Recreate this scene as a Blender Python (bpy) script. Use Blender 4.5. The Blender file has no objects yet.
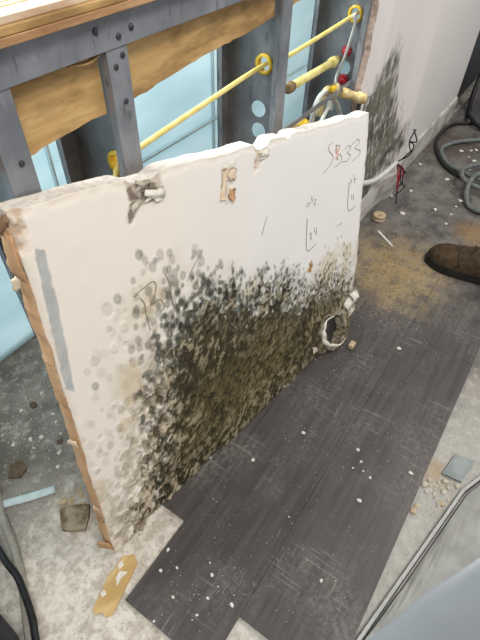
import bpy, bmesh, math, random
import numpy as np
from mathutils import Vector, Matrix

random.seed(7)
RNG = np.random.default_rng(11)
SC = bpy.context.scene
COL = SC.collection

# ------------------------------------------------------------------ camera
cam_d = bpy.data.cameras.new('camera')
cam = bpy.data.objects.new('camera', cam_d)
COL.objects.link(cam)
# world X runs along the wall, Y into the wall, Z up; the phone is held 1 m above the floor
cx = Vector((0.55993625, -0.82822675, 0.02262402))       # image right
cy = Vector((0.59244867, 0.41932475, 0.6878745))         # image up
cz = Vector((-0.57920287, -0.37176229, 0.72547697))      # backwards
M = Matrix.Identity(4)
for i in range(3):
    M[i][0], M[i][1], M[i][2] = cx[i], cy[i], cz[i]
M[2][3] = 1.0
cam.matrix_world = M
cam_d.sensor_fit = 'VERTICAL'
cam_d.sensor_height = 36.0
cam_d.lens = 36.0 * 481.0 / 640.0
cam_d.clip_start = 0.01
SC.camera = cam

# ------------------------------------------------------------------ light
SC.view_settings.view_transform = 'Standard'
SC.view_settings.look = 'None'
SC.view_settings.gamma = 1.0
SC.view_settings.exposure = 0.0
SC.view_settings.use_curve_mapping = False
wd = bpy.data.worlds.new('room_ambience'); SC.world = wd
wd.use_nodes = True
wd.node_tree.nodes['Background'].inputs[0].default_value = (0.93, 0.96, 1.0, 1)
wd.node_tree.nodes['Background'].inputs[1].default_value = 0.55


def area_lamp(name, loc, target, size, power, colr):
    d = bpy.data.lights.new(name, 'AREA')
    d.shape = 'RECTANGLE'; d.size, d.size_y = size
    d.energy = power; d.color = colr
    o = bpy.data.objects.new(name, d); COL.objects.link(o)
    o.location = loc
    o.rotation_euler = (Vector(target) - Vector(loc)).to_track_quat('-Z', 'Y').to_euler()
    return o


area_lamp('ceiling_or_fill_lamp', (-0.3, -0.7, 2.6), (0.5, 0.35, 0.2), (1.2, 0.6), 35, (1.0, 0.965, 0.915))
area_lamp('ceiling_or_fill_lamp', (2.0, -0.9, 2.7), (1.7, 0.2, 0.0), (1.2, 0.6), 32, (1.0, 0.97, 0.93))
area_lamp('ceiling_or_fill_lamp', (0.5, 2.3, 2.3), (0.5, 0.95, 0.4), (1.6, 0.8), 290, (0.9, 0.97, 1.0))   # unseen fill lamp added to brighten the pale board from behind


# ------------------------------------------------------------------ helpers
def lin(c):
    """8-bit sRGB triple -> linear rgba"""
    r = []
    for v in c[:3]:
        v = v / 255.0
        r.append(v / 12.92 if v <= 0.04045 else ((v + 0.055) / 1.055) ** 2.4)
    return (r[0], r[1], r[2], 1.0)


def nlin(a):
    a = np.asarray(a, float) / 255.0
    return np.where(a <= 0.04045, a / 12.92, ((a + 0.055) / 1.055) ** 2.4)


def wloc(o):
    v = Vector((0, 0, 0))
    while o is not None:
        v += o.location
        o = o.parent
    return v


def props(o, label=None, cat=None, group=None, kind=None):
    if label: o['label'] = label
    if cat: o['category'] = cat
    if group: o['group'] = group
    if kind: o['kind'] = kind
    return o


def empty(name, loc, label=None, cat=None, group=None, kind=None):
    o = bpy.data.objects.new(name, None); COL.objects.link(o)
    o.location = loc; o.empty_display_size = 0.05
    return props(o, label, cat, group, kind)


def mesh_obj(name, V, F, mats, parent=None, smooth=False, origin=None, midx=None):
    """V in world coordinates"""
    off = wloc(parent) if parent is not None else Vector(origin or (0, 0, 0))
    V = np.asarray(V, float) - np.array(off)
    me = bpy.data.meshes.new(name)
    me.from_pydata(V.tolist(), [], [list(map(int, f)) for f in F])
    if not isinstance(mats, (list, tuple)): mats = [mats]
    for m in mats: me.materials.append(m)
    if midx is not None: me.polygons.foreach_set('material_index', np.asarray(midx, np.int32))
    if smooth: me.polygons.foreach_set('use_smooth', np.ones(len(me.polygons), bool))
    me.update()
    o = bpy.data.objects.new(name, me); COL.objects.link(o)
    if parent is not None: o.parent = parent
    else: o.location = off
    return o


class Geo:
    def __init__(s): s.V = []; s.F = []
    def add(s, V, F):
        n = len(s.V)
        s.V += [tuple(v) for v in V]
        s.F += [[i + n for i in f] for f in F]
        return s
    def obj(s, name, mat, parent=None, smooth=False, origin=None):
        return mesh_obj(name, s.V, s.F, mat, parent, smooth, origin)


BOXF = [(0, 3, 2, 1), (4, 5, 6, 7), (0, 1, 5, 4), (1, 2, 6, 5), (2, 3, 7, 6), (3, 0, 4, 7)]


def box(x0, x1, y0, y1, z0, z1, bev=0.0):
    if bev <= 0:
        V = [(x0, y0, z0), (x1, y0, z0), (x1, y1, z0), (x0, y1, z0), (x0, y0, z1), (x1, y0, z1), (x1, y1, z1), (x0, y1, z1)]
        return V, BOXF
    bm = bmesh.new()
    vs = [bm.verts.new(v) for v in box(x0, x1, y0, y1, z0, z1)[0]]
    for f in BOXF: bm.faces.new([vs[i] for i in f])
    bmesh.ops.bevel(bm, geom=bm.edges[:], offset=bev, segments=2, affect='EDGES', profile=0.5)
    bm.verts.index_update()
    V = [tuple(v.co) for v in bm.verts]; F = [[v.index for v in f.verts] for f in bm.faces]
    bm.free()
    return V, F


def smooth_path(P, n=8):
    P = [Vector(p) for p in P]
    if len(P) < 3: return P
    Q = [P[0] * 2 - P[1]] + P + [P[-1] * 2 - P[-2]]
    out = []
    for i in range(1, len(Q) - 2):
        a, b, c, d = Q[i - 1], Q[i], Q[i + 1], Q[i + 2]
        for k in range(n):
            t = k / n
            out.append(0.5 * ((2 * b) + (c - a) * t + (2 * a - 5 * b + 4 * c - d) * t * t + (3 * b - a - 3 * c + d) * t ** 3))
    out.append(P[-1])
    return out


def tube(P, r, n=10, sm=8, closed_ends=True, flat=1.0):
    P = smooth_path(P, sm) if sm else [Vector(p) for p in P]
    V = []; F = []
    up = None
    for i, p in enumerate(P):
        t = (P[min(i + 1, len(P) - 1)] - P[max(i - 1, 0)]).normalized()
        if up is None:
            up = Vector((0, 0, 1)) if abs(t.z) < 0.9 else Vector((0, 1, 0))
        a = (up - t * up.dot(t)).normalized(); b = t.cross(a); up = a
        rr = r[i] if isinstance(r, list) else r
        for k in range(n):
            w = 2 * math.pi * k / n
            V.append(p + a * (math.cos(w) * rr * flat) + b * (math.sin(w) * rr))
    m = len(P)
    for i in range(m - 1):
        for k in range(n):
            k2 = (k + 1) % n
            F.append((i * n + k, i * n + k2, (i + 1) * n + k2, (i + 1) * n + k))
    if closed_ends:
        F.append(tuple(range(n - 1, -1, -1))); F.append(tuple((m - 1) * n + k for k in range(n)))
    return V, F


def lathe(p0, axis, prof, n=16):
    """prof: list of (distance along the axis, radius)"""
    p0 = Vector(p0); ax = Vector(axis).normalized()
    a = ax.orthogonal().normalized(); b = ax.cross(a)
    V = []; F = []
    for d, r in prof:
        for k in range(n):
            w = 2 * math.pi * k / n
            V.append(p0 + ax * d + a * (math.cos(w) * r) + b * (math.sin(w) * r))
    for i in range(len(prof) - 1):
        for k in range(n):
            k2 = (k + 1) % n
            F.append((i * n + k, i * n + k2, (i + 1) * n + k2, (i + 1) * n + k))
    if prof[0][1] > 1e-5: F.append(tuple(range(n - 1, -1, -1)))
    if prof[-1][1] > 1e-5: F.append(tuple((len(prof) - 1) * n + k for k in range(n)))
    return V, F


_l = {}


def vnoise(x, y, seed):
    if seed not in _l: _l[seed] = np.random.default_rng(seed).random((256, 256))
    L = _l[seed]
    xi = np.floor(x).astype(int); yi = np.floor(y).astype(int)
    fx = x - xi; fy = y - yi
    fx = fx * fx * (3 - 2 * fx); fy = fy * fy * (3 - 2 * fy)
    a = L[xi & 255, yi & 255]; b = L[(xi + 1) & 255, yi & 255]; c = L[xi & 255, (yi + 1) & 255]; d = L[(xi + 1) & 255, (yi + 1) & 255]
    return (a * (1 - fx) + b * fx) * (1 - fy) + (c * (1 - fx) + d * fx) * fy


def fbm(x, y, f, octv=4, seed=1, gain=0.5):
    s = 0; w = 1; t = 0
    for k in range(octv):
        s = s + w * vnoise(x * f + 17.3 * k, y * f + 9.1 * k, seed + k); t += w
        f *= 2.03; w *= gain
    return s / t


def sst(a, b, x):
    t = np.clip((x - a) / (b - a), 0, 1)
    return t * t * (3 - 2 * t)


def in_poly(x, y, poly):
    ins = np.zeros(x.shape, bool)
    n = len(poly)
    for i in range(n):
        x0, y0 = poly[i]; x1, y1 = poly[(i + 1) % n]
        if y0 == y1: continue
        c = ((y0 > y) != (y1 > y)) & (x < (x1 - x0) * (y - y0) / (y1 - y0) + x0)
        ins ^= c
    return ins


def sdist(x, y, poly):
    """signed distance, positive inside"""
    d = np.full(x.shape, 1e9)
    n = len(poly)
    for i in range(n):
        x0, y0 = poly[i]; x1, y1 = poly[(i + 1) % n]
        dx, dy = x1 - x0, y1 - y0
        t = np.clip(((x - x0) * dx + (y - y0) * dy) / (dx * dx + dy * dy + 1e-12), 0, 1)
        d = np.minimum(d, np.hypot(x - x0 - t * dx, y - y0 - t * dy))
    return np.where(in_poly(x, y, poly), d, -d)


# ------------------------------------------------------------------ materials
class NT:
    """small node-tree builder"""
    def __init__(s, name, rough=0.6, metal=0.0, spec=0.5):
        s.m = bpy.data.materials.new(name); s.m.use_nodes = True
        s.t = s.m.node_tree; s.b = s.t.nodes['Principled BSDF']
        s.b.inputs['Roughness'].default_value = rough
        s.b.inputs['Metallic'].default_value = metal
        s.b.inputs['Specular IOR Level'].default_value = spec
        s.geo = None
    def n(s, typ, **kw):
        o = s.t.nodes.new(typ)
        for k, v in kw.items(): setattr(o, k, v)
        return o
    def L(s, a, b): s.t.links.new(a, b)
    def pos(s, scale=(1, 1, 1), rot=(0, 0, 0)):
        if s.geo is None: s.geo = s.n('ShaderNodeNewGeometry')
        mp = s.n('ShaderNodeMapping')
        mp.inputs['Scale'].default_value = scale; mp.inputs['Rotation'].default_value = rot
        s.L(s.geo.outputs['Position'], mp.inputs['Vector'])
        return mp.outputs[0]
    def noise(s, scale, detail=4, rough=0.55, stretch=(1, 1, 1), rot=(0, 0, 0), dist=0.0):
        o = s.n('ShaderNodeTexNoise')
        o.inputs['Scale'].default_value = scale; o.inputs['Detail'].default_value = detail
        o.inputs['Roughness'].default_value = rough; o.inputs['Distortion'].default_value = dist
        s.L(s.pos(stretch, rot), o.inputs['Vector'])
        return o.outputs[0]
    def rng(s, v, a, b, c=0.0, d=1.0):
        o = s.n('ShaderNodeMapRange', interpolation_type='SMOOTHSTEP')
        o.inputs[1].default_value = a; o.inputs[2].default_value = b
        o.inputs[3].default_value = c; o.inputs[4].default_value = d
        s.L(v, o.inputs[0]); return o.outputs[0]
    def math(s, op, a, b=0.0):
        o = s.n('ShaderNodeMath', operation=op)
        for i, v in enumerate((a, b)):
            if isinstance(v, (int, float)): o.inputs[i].default_value = v
            else: s.L(v, o.inputs[i])
        return o.outputs[0]
    def mix(s, f, a, b):
        o = s.n('ShaderNodeMix', data_type='RGBA')
        if isinstance(f, (int, float)): o.inputs[0].default_value = f
        else: s.L(f, o.inputs[0])
        for i, v in ((6, a), (7, b)):
            if isinstance(v, tuple): o.inputs[i].default_value = v
            else: s.L(v, o.inputs[i])
        return o.outputs[2]
    def near(s, p, r0, r1, wob=0.0, nz=None):
        """1 close to world point p, 0 beyond r1, edge broken up by noise"""
        if s.geo is None: s.geo = s.n('ShaderNodeNewGeometry')
        o = s.n('ShaderNodeVectorMath', operation='DISTANCE')
        s.L(s.geo.outputs['Position'], o.inputs[0]); o.inputs[1].default_value = p
        d = o.outputs['Value']
        if nz is not None:
            d = s.math('ADD', d, s.math('MULTIPLY', s.math('SUBTRACT', nz, 0.5), wob))
        return s.rng(d, r0, r1, 1.0, 0.0)
    def color(s, c):
        if isinstance(c, tuple): s.b.inputs['Base Color'].default_value = c
        else: s.L(c, s.b.inputs['Base Color'])
        return s
    def bump(s, h, strength=0.3, dist=0.002):
        o = s.n('ShaderNodeBump'); o.inputs['Strength'].default_value = strength; o.inputs['Distance'].default_value = dist
        s.L(h, o.inputs['Height']); s.L(o.outputs[0], s.b.inputs['Normal'])
        return s
    def roughness(s, v): s.L(v, s.b.inputs['Roughness']); return s


def speck(name, a, b, scale=30, rough=0.6, metal=0.0, stretch=(1, 1, 1), lo=0.35, hi=0.65, bump=0.15, spec=0.4, rot=(0, 0, 0)):
    t = NT(name, rough, metal, spec)
    nz = t.noise(scale, 5, 0.6, stretch, rot)
    t.color(t.mix(t.rng(nz, lo, hi), lin(a), lin(b)))
    if bump: t.bump(nz, bump, 0.002)
    return t.m


def m_slab():
    t = NT('dusty_concrete', 0.85, 0, 0.25)
    n1 = t.noise(9, 6, 0.6); n2 = t.noise(55, 5, 0.65); n3 = t.noise(160, 3, 0.6)
    c = t.mix(t.rng(n1, .35, .65), lin((104, 99, 91)), lin((146, 141, 132)))
    c = t.mix(t.math('MULTIPLY', t.rng(n2, .52, .66), .55), c, lin((190, 184, 172)))
    pale = t.near((0.07, 0.26, 0), .17, .40, .30, n1)
    c = t.mix(t.math('MULTIPLY', pale, .92), c, t.mix(t.rng(n2, .35, .62), lin((186, 174, 160)), lin((226, 217, 204))))
    pale2 = t.near((0.5, -0.2, 0), .25, .6, .2, n1)
    c = t.mix(t.math('MULTIPLY', pale2, .85), c, t.mix(t.rng(n2, .3, .7), lin((172, 169, 161)), lin((190, 187, 179))))
    rust = t.near((0.67, -0.095, 0), .0, .06, .06, n2)
    c = t.mix(t.math('MULTIPLY', rust, .6), c, lin((170, 138, 92)))
    dark = t.rng(n3, .60, .70)
    c = t.mix(t.math('MULTIPLY', dark, .45), c, lin((92, 84, 76)))
    t.color(c).bump(n2, .5, .004)
    return t.m


def m_plank():
    t = NT('dark_vinyl_plank', 0.42, 0, 0.45)
    g = t.noise(1.0, 6, .6, (4, 70, 1), dist=.4); g2 = t.noise(1.0, 4, .6, (12, 260, 1))
    c = t.mix(t.rng(g, .32, .68), lin((62, 57, 55)), lin((80, 74, 71)))
    c = t.mix(t.math('MULTIPLY', t.rng(g2, .5, .7), .22), c, lin((98, 91, 87)))
    oi = t.n('ShaderNodeObjectInfo')
    c = t.mix(t.math('MULTIPLY', oi.outputs['Random'], .08), c, lin((96, 88, 82)))
    big = t.noise(5, 5, .6); fine = t.noise(95, 4, .7); grit = t.noise(330, 2, .5)
    # grey plaster dust, heavier away from the panel
    film = t.math('MULTIPLY', t.rng(big, .42, .72), t.rng(fine, .35, .7))
    c = t.mix(t.math('MULTIPLY', film, .42), c, lin((150, 143, 136)))
    far = t.near((1.95, .25, 0), .5, 1.0, .3, big)
    c = t.mix(t.math('MULTIPLY', t.math('MULTIPLY', far, t.rng(t.noise(13, 5, .65), .35, .65)), .6), c, lin((138, 134, 126)))
    wet = t.near((2.25, .36, 0), .06, .25, .2, fine)
    c = t.mix(t.math('MULTIPLY', wet, .55), c, lin((62, 46, 33)))
    # scuffs, thin and diagonal
    sc1 = t.noise(1.0, 2, .5, (190, 8, 1), (0, 0, .45)); sc2 = t.noise(1.0, 2, .5, (9, 210, 1), (0, 0, .22))
    sm = t.math('MULTIPLY', t.rng(big, .44, .58), t.math('MAXIMUM', t.rng(sc1, .62, .72), t.rng(sc2, .64, .74)))
    c = t.mix(t.math('MULTIPLY', sm, .42), c, lin((160, 153, 146)))
    gr = t.rng(grit, .70, .76)
    c = t.mix(t.math('MULTIPLY', gr, .55), c, lin((178, 170, 160)))
    # sawdust film
    sd = t.near((1.27, .235, 0), .05, .25, .34, t.noise(14, 5, .7))
    sdf = t.math('MULTIPLY', t.math('MULTIPLY', sd, t.rng(t.noise(20, 4, .6), .33, .56, .25, 1.0)), t.rng(fine, .22, .58))
    c = t.mix(t.math('MULTIPLY', sdf, .85), c, t.mix(t.rng(grit, .4, .6), lin((144, 122, 82)), lin((184, 160, 116))))
    sd2 = t.near((1.62, .06, 0), .02, .12, .1, fine)
    c = t.mix(t.math('MULTIPLY', sd2, .6), c, lin((150, 116, 66)))
    t.color(c)
    rgh = t.math('ADD', t.math('MULTIPLY', film, .3), .36)
    rgh = t.math('ADD', rgh, t.math('MULTIPLY', sdf, .5))
    t.roughness(rgh)
    t.bump(g2, .12, .001)
    return t.m


def m_metal():
    t = NT('galvanised_steel', 0.5, 0.2, 0.5)
    n1 = t.noise(14, 5, .6); n2 = t.noise(90, 3, .6, (1, 1, .25))
    c = t.mix(t.rng(n1, .3, .7), lin((112, 114, 119)), lin((142, 144, 148)))
    c = t.mix(t.math('MULTIPLY', t.rng(n2, .58, .72), .35), c, lin((160, 160, 160)))
    c = t.mix(t.math('MULTIPLY', t.rng(n2, .42, .3), .5), c, lin((66, 66, 68)))
    t.color(c).bump(n2, .08, .001)
    return t.m


def m_ply(a, b, d, name):
    t = NT(name, .7, 0, .3)
    g = t.noise(1, 6, .6, (7, 60, 60), dist=1.2); k = t.noise(6, 4, .6, (1, 3, 3))
    c = t.mix(t.rng(g, .3, .7), lin(a), lin(b))
    c = t.mix(t.math('MULTIPLY', t.rng(k, .44, .60), .75), c, lin(d))
    t.color(c).bump(g, .2, .001)
    return t.m


def m_vcol(name, rough=.8, nz_amt=.12, bump=.25, spec=.25):
    t = NT(name, rough, 0, spec)
    a = t.n('ShaderNodeAttribute'); a.attribute_name = 'Col'
    nz = t.noise(420, 3, .6)
    o = t.n('ShaderNodeMix', data_type='RGBA', blend_type='OVERLAY')
    o.inputs[0].default_value = nz_amt
    t.L(a.outputs['Color'], o.inputs[6])
    gr = t.n('ShaderNodeCombineColor')
    for i in range(3): t.L(nz, gr.inputs[i])
    t.L(gr.outputs[0], o.inputs[7])
    t.color(o.outputs[2]).bump(nz, bump, .0012)
    return t.m


MT = {}
MT['slab'] = m_slab()
MT['plank'] = m_plank()
MT['metal'] = m_metal()
MT['ply'] = m_ply((178, 140, 88), (204, 168, 114), (128, 98, 60), 'rough_plywood')
MT['ply_edge'] = m_ply((166, 124, 84), (198, 160, 118), (136, 94, 64), 'plywood_edge')
MT['ply_top'] = m_ply((208, 188, 162), (224, 208, 186), (184, 146, 114), 'pale_plywood_face')
MT['screw'] = speck('blackened_screw', (58, 58, 62), (84, 84, 88), 200, .45, .6)
def m_sheet():
    t = NT('pale_blue_plastic_board', .4, 0, .4)
    nz = t.noise(3, 4, .5, (1, 1, 4))
    c = t.mix(t.rng(nz, .3, .7), lin((204, 222, 226)), lin((219, 233, 236)))
    t.color(c)
    tr = t.n('ShaderNodeBsdfTranslucent'); t.L(c, tr.inputs[0])
    mx = t.n('ShaderNodeMixShader'); mx.inputs[0].default_value = .5
    t.L(t.b.outputs[0], mx.inputs[1]); t.L(tr.outputs[0], mx.inputs[2])
    t.L(mx.outputs[0], t.t.nodes['Material Output'].inputs[0])
    return t.m


MT['sheet'] = m_sheet()
MT['seam'] = speck('board_seam', (206, 226, 231), (216, 233, 238), 30, .5)
MT['yellow'] = speck('yellow_pipe', (214, 194, 104), (228, 212, 138), 40, .4)
MT['yellow2'] = speck('pale_yellow_pipe', (204, 186, 104), (222, 208, 140), 50, .4)
MT['grommet'] = speck('yellow_grommet', (210, 168, 30), (232, 196, 58), 40, .35)
MT['brass'] = speck('cream_brass', (196, 172, 112), (222, 204, 156), 60, .4, .1)
MT['brown_cap'] = speck('brown_cap', (104, 82, 54), (136, 110, 74), 60, .5)
MT['red'] = speck('red_plastic', (150, 22, 38), (178, 40, 54), 60, .35)
MT['white_plastic'] = speck('white_plastic', (196, 196, 190), (214, 214, 208), 40, .4)
MT['pale_hose'] = speck('translucent_hose', (188, 192, 188), (208, 212, 208), 40, .3)
MT['gypsum'] = speck('broken_gypsum', (206, 196, 184), (228, 220, 210), 120, .95, 0, (1, 1, 1), .35, .65, .6, .1)
MT['rotten_gypsum'] = speck('rotten_gypsum', (92, 82, 64), (158, 146, 124), 90, .95, 0, (1, 1, 1), .35, .65, .6, .1)
MT['kraft'] = speck('tan_kraft_paper', (184, 142, 104), (212, 172, 134), 26, .9, 0, (1, 1, .3), .3, .7, .4, .1)
MT['kraft_dark'] = speck('stained_kraft_paper', (132, 104, 80), (166, 134, 106), 60, .9, 0, (1, 1, 1), .3, .7, .4, .1)
MT['kraft_light'] = speck('pale_kraft_paper', (214, 190, 160), (230, 212, 188), 60, .9, 0, (1, 1, 1), .3, .7, .4, .1)
MT['paper'] = speck('torn_white_paper', (206, 198, 184), (228, 222, 210), 90, .9, 0, (1, 1, 1), .3, .7, .4, .1)
MT['paper_dirty'] = speck('torn_grey_paper', (146, 134, 118), (196, 186, 170), 60, .9, 0, (1, 1, 1), .35, .6, .4, .1)
MT['pencil'] = speck('graphite', (138, 134, 128), (160, 156, 150), 200, .6)
MT['pencil_dark'] = speck('dark_graphite', (104, 100, 95), (128, 124, 118), 200, .6)
MT['pencil_red'] = speck('faded_red_crayon', (214, 172, 156), (222, 188, 174), 200, .8)
MT['chip'] = speck('white_plaster', (206, 200, 190), (228, 223, 214), 150, .95, 0, (1, 1, 1), .3, .7, .5, .1)
MT['chip_tan'] = speck('tan_chip', (172, 150, 120), (202, 182, 152), 150, .95, 0, (1, 1, 1), .3, .7, .5, .1)
MT['chip_dark'] = speck('brown_chip', (88, 74, 60), (116, 100, 84), 150, .95, 0, (1, 1, 1), .3, .7, .5, .1)
MT['sawdust'] = speck('sawdust', (160, 134, 90), (198, 172, 124), 300, .95)
MT['boot'] = speck('brown_suede', (58, 46, 32), (84, 68, 48), 60, .85, 0, (1, 1, 1), .3, .7, .4, .2)
MT['sole'] = speck('black_rubber_sole', (24, 23, 21), (38, 36, 33), 80, .6)
MT['lace'] = speck('dark_lace', (30, 27, 24), (48, 43, 38), 200, .8)
MT['black'] = speck('black_rubber', (20, 20, 21), (32, 32, 33), 60, .45)
MT['grey_hose'] = speck('grey_hose', (92, 96, 94), (116, 120, 117), 60, .45)
MT['beige_hose'] = speck('beige_hose', (146, 140, 128), (168, 162, 150), 40, .5)
MT['cabinet'] = speck('charcoal_case', (34, 34, 36), (46, 46, 49), 20, .5)
MT['grey_case'] = speck('grey_case', (136, 139, 141), (154, 157, 158), 20, .5)
MT['alu'] = speck('brushed_aluminium', (150, 150, 146), (176, 176, 172), 40, .4, .1, (1, 30, 30))
MT['poly'] = speck('blue_grey_plastic', (132, 139, 144), (150, 157, 162), 3, .3, 0, (1, 1, 1), .2, .8, .05, .5)
MT['fabric'] = speck('dusty_plastic', (142, 142, 137), (164, 164, 158), 20, .6, 0, (1, 1, 1), .3, .7, .3, .3)
MT['card'] = m_ply((200, 166, 108), (216, 188, 134), (178, 142, 86), 'tan_cardboard')
MT['brown_slab'] = speck('stained_board', (112, 92, 70), (162, 148, 128), 28, .95, 0, (1, 1, 1), .38, .6, .5, .1)
MT['rubble'] = speck('dusty_plaster', (168, 160, 144), (206, 198, 182), 90, .95, 0, (1, 1, 1), .3, .7, .5, .1)
MT['tile'] = speck('grey_tile', (126, 134, 132), (148, 155, 152), 30, .6)
MT['strip'] = speck('pale_blue_plastic', (186, 200, 202), (206, 216, 216), 30, .4)
MT['panel'] = m_vcol('mouldy_paint', .82, .22, .3)
MT['wallpaint'] = m_vcol('old_wall_paint', .55, .08, .12, .4)
MT['base'] = speck('dirty_white_baseboard', (160, 154, 144), (204, 200, 194), 11, .6, 0, (1, 1, 2), .35, .62, .1, .35)

# ================================================================== the setting
# ---- concrete slab
nx, ny = 130, 80
gx, gy = np.meshgrid(np.linspace(-1.2, 4.6, nx), np.linspace(-1.6, 1.9, ny), indexing='ij')
gz = -0.008 - 0.004 * (1 - fbm(gx, gy, 7, 3, 3)) 
V = np.stack([gx, gy, gz], -1).reshape(-1, 3)
F = [(i * ny + j, (i + 1) * ny + j, (i + 1) * ny + j + 1, i * ny + j + 1) for i in range(nx - 1) for j in range(ny - 1)]
floor = mesh_obj('floor', V, F, MT['slab'], smooth=True)
props(floor, 'dusty bare concrete slab with dark vinyl planks laid over it', 'floor', kind='structure')

ROWS = [(0.2885, 0.4315, [0.264, 1.18, 2.05, 2.95, 3.9]),
        (0.0995, 0.2879, [0.089, 0.722, 1.62, 2.52, 3.9]),
        (-0.087, 0.0990, [0.186, 1.02, 1.93, 2.85, 3.9])]
for y0, y1, xs in ROWS:
    for a, b in zip(xs[:-1], xs[1:]):
        Vb, Fb = box(a + .0002, b - .0002, y0, y1, -0.0075, 0.0, .0005)
        mesh_obj('plank', Vb, Fb, MT['plank'], floor)

# ---- stripped stud wall
YF, YB = 0.458, 0.596
wall_left = empty('wall_left', (0.3, YF, 0), 'stripped wall of grey steel studs with plywood blocking', 'wall', kind='structure')


def channel(name, x0, x1, zt, up):
    """U track lying along X"""
    g = Geo(); th = .0018; h = .036 * (-1 if up else 1)
    ya, yb = YF - .002, YB + .002
    z0, z1 = sorted((zt, zt + h))
    g.add(*box(x0, x1, ya, ya + th, z0, z1, .0006)); g.add(*box(x0, x1, yb - th, yb, z0, z1))
    g.add(*box(x0, x1, ya, yb, zt - th / 2, zt + th / 2))
    return g.obj(name, MT['metal'], wall_left)


top_track = channel('top_track', -0.45, 1.246, 0.846, True)
bottom_track = channel('bottom_track', 0.262, 1.246, -0.006, False)


def web_cells(x, z0, z1, holes):
    """vertical web in the plane x with real round holes; holes: (y, z, r)"""
    g = Geo(); n = 24
    hs = sorted(holes, key=lambda h: h[1]); zc = z0
    def quad(a, b):
        if b - a > 1e-4: g.add([(x, YF, a), (x, YB, a), (x, YB, b), (x, YF, b)], [(0, 1, 2, 3)])
    for (y, z, r) in hs:
        lo, hi = z - r * 1.25, z + r * 1.25
        quad(zc, lo); zc = hi
        ring, outer = [], []
        for k in range(n):
            w = 2 * math.pi * (k + .5) / n; c, s = math.cos(w), math.sin(w)
            ring.append((x, y + r * c, z + r * s))
            ts = []
            if abs(c) > 1e-6: ts.append(((YB if c > 0 else YF) - y) / c)
            if abs(s) > 1e-6: ts.append(((hi if s > 0 else lo) - z) / s)
            tt = min(ts); outer.append((x, y + tt * c, z + tt * s))
        g.add(ring + outer, [(k, (k + 1) % n, n + (k + 1) % n, n + k) for k in range(n)])
        # the four corners cut off between neighbouring rays
        for cyv in (YF, YB):
            for czv in (lo, hi):
                best = None
                for k in range(n):
                    p, q = outer[k], outer[(k + 1) % n]
                    if (abs(p[1] - cyv) < 1e-6 and abs(q[2] - czv) < 1e-6) or (abs(q[1] - cyv) < 1e-6 and abs(p[2] - czv) < 1e-6):
                        best = (p, q)
                if best: g.add([best[0], (x, cyv, czv), best[1]], [(0, 1, 2)])
    quad(zc, z1)
    return g


def screw(parent, x, y, z, ax=(0, -1, 0)):
    Vs, Fs = lathe((x, y, z), ax, [(0, .0038), (.0010, .0036), (.0020, .0024), (.0020, .0011), (.0010, 0.0004)], 12)
    mesh_obj('screw', Vs, Fs, MT['screw'], parent, True)


def grommet(parent, x, y, z, r, mat='grommet'):
    prof = [(-.007, r * .82), (-.007, r * 1.12), (-.003, r * 1.16), (0, r * 1.0), (.003, r * 1.16), (.007, r * 1.12), (.007, r * .82), (-.007, r * .82)]
    Vs, Fs = lathe((x, y, z), (1, 0, 0), prof, 24)
    mesh_obj('grommet', Vs, Fs[:-2], MT[mat], parent, True)


def stud(xr, holes, screws, groms, fl=.033, flb=.033):
    z0, z1 = 0.0, 0.842
    g = web_cells(xr, z0, z1, holes)
    th = .0015
    g.add(*box(xr - fl, xr + .0004, YF - .0004, YF + th, z0, z1))           # front flange
    g.add(*box(xr - flb, xr, YB - th, YB, z0, z1))                           # back flange
    g.add(*box(xr - fl, xr - fl + th, YF + th, YF + .012, z0, z1))          # lips
    g.add(*box(xr - flb, xr - flb + th, YB - .012, YB, z0, z1))
    o = g.obj('stud', MT['metal'], wall_left)
    for (x, z) in screws: screw(o, x, YF - .0005, z)
    for (y, z, r) in groms: grommet(o, xr, y, z, r)
    return o


stud(0.281, [(0.52, 0.60, .0165)], [(0.268, 0.735), (.262, 0.80)], [], .033, .012)
stud(0.4455, [(0.503, 0.645, .0165)], [(0.424, 0.79), (0.432, 0.748), (0.437, 0.80)], [(0.503, 0.645, .0165)])
stud(0.8475, [(0.506, 0.672, .0165), (0.516, 0.584, .0165), (0.513, 0.539, .0165)], [(0.83, 0.81)], [(0.506, 0.672, .0165)])
stud(1.246, [(0.501, 0.678, .0165), (0.508, 0.556, .0165)], [], [(0.501, 0.678, .0165)])
for x, z in ((0.433, 0.821), (0.455, 0.826)): screw(top_track, x, YF - .0025, z)
screw(top_track, 0.40, YF - .0025, 0.833)


def blocking(x0, x1, zl, seed):
    n = max(6, int((x1 - x0) / .012)); Vb = []; Fb = []
    rg = random.Random(seed); y0, y1 = YF + .0145, YF + .032
    for i in range(n + 1):
        x = x0 + (x1 - x0) * i / n
        z = zl(x) + rg.uniform(-.0012, .0012)
        Vb += [(x, y0, z), (x, y0, .84), (x, y1, .84), (x, y1, z + rg.uniform(-.002, .002))]
    for i in range(n):
        a, b = 4 * i, 4 * i + 4
        for k in range(4): Fb.append((a + k, a + (k + 1) % 4, b + (k + 1) % 4, b + k))
    Fb += [(3, 2, 1, 0), (4 * n, 4 * n + 1, 4 * n + 2, 4 * n + 3)]
    return mesh_obj('plywood_blocking', Vb, Fb, MT['ply'], wall_left)


zlow = lambda x: 0.7285 + (x - .28) * .064 + .0015 * math.sin(x * 23)
blocking(-.42, .2465, zlow, 1); blocking(.2835, .411, zlow, 2); blocking(.448, .8125, zlow, 3); blocking(.850, 1.212, zlow, 4)
# the lifted splinter of veneer under the track
Vs, Fs = tube([(.362, YF + .008, .806), (.385, YF + .005, .8035), (.408, YF + .008, .806)], .0035, 6, 6, True, .5)
mesh_obj('splinter', Vs, Fs, MT['ply'], wall_left)

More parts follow.
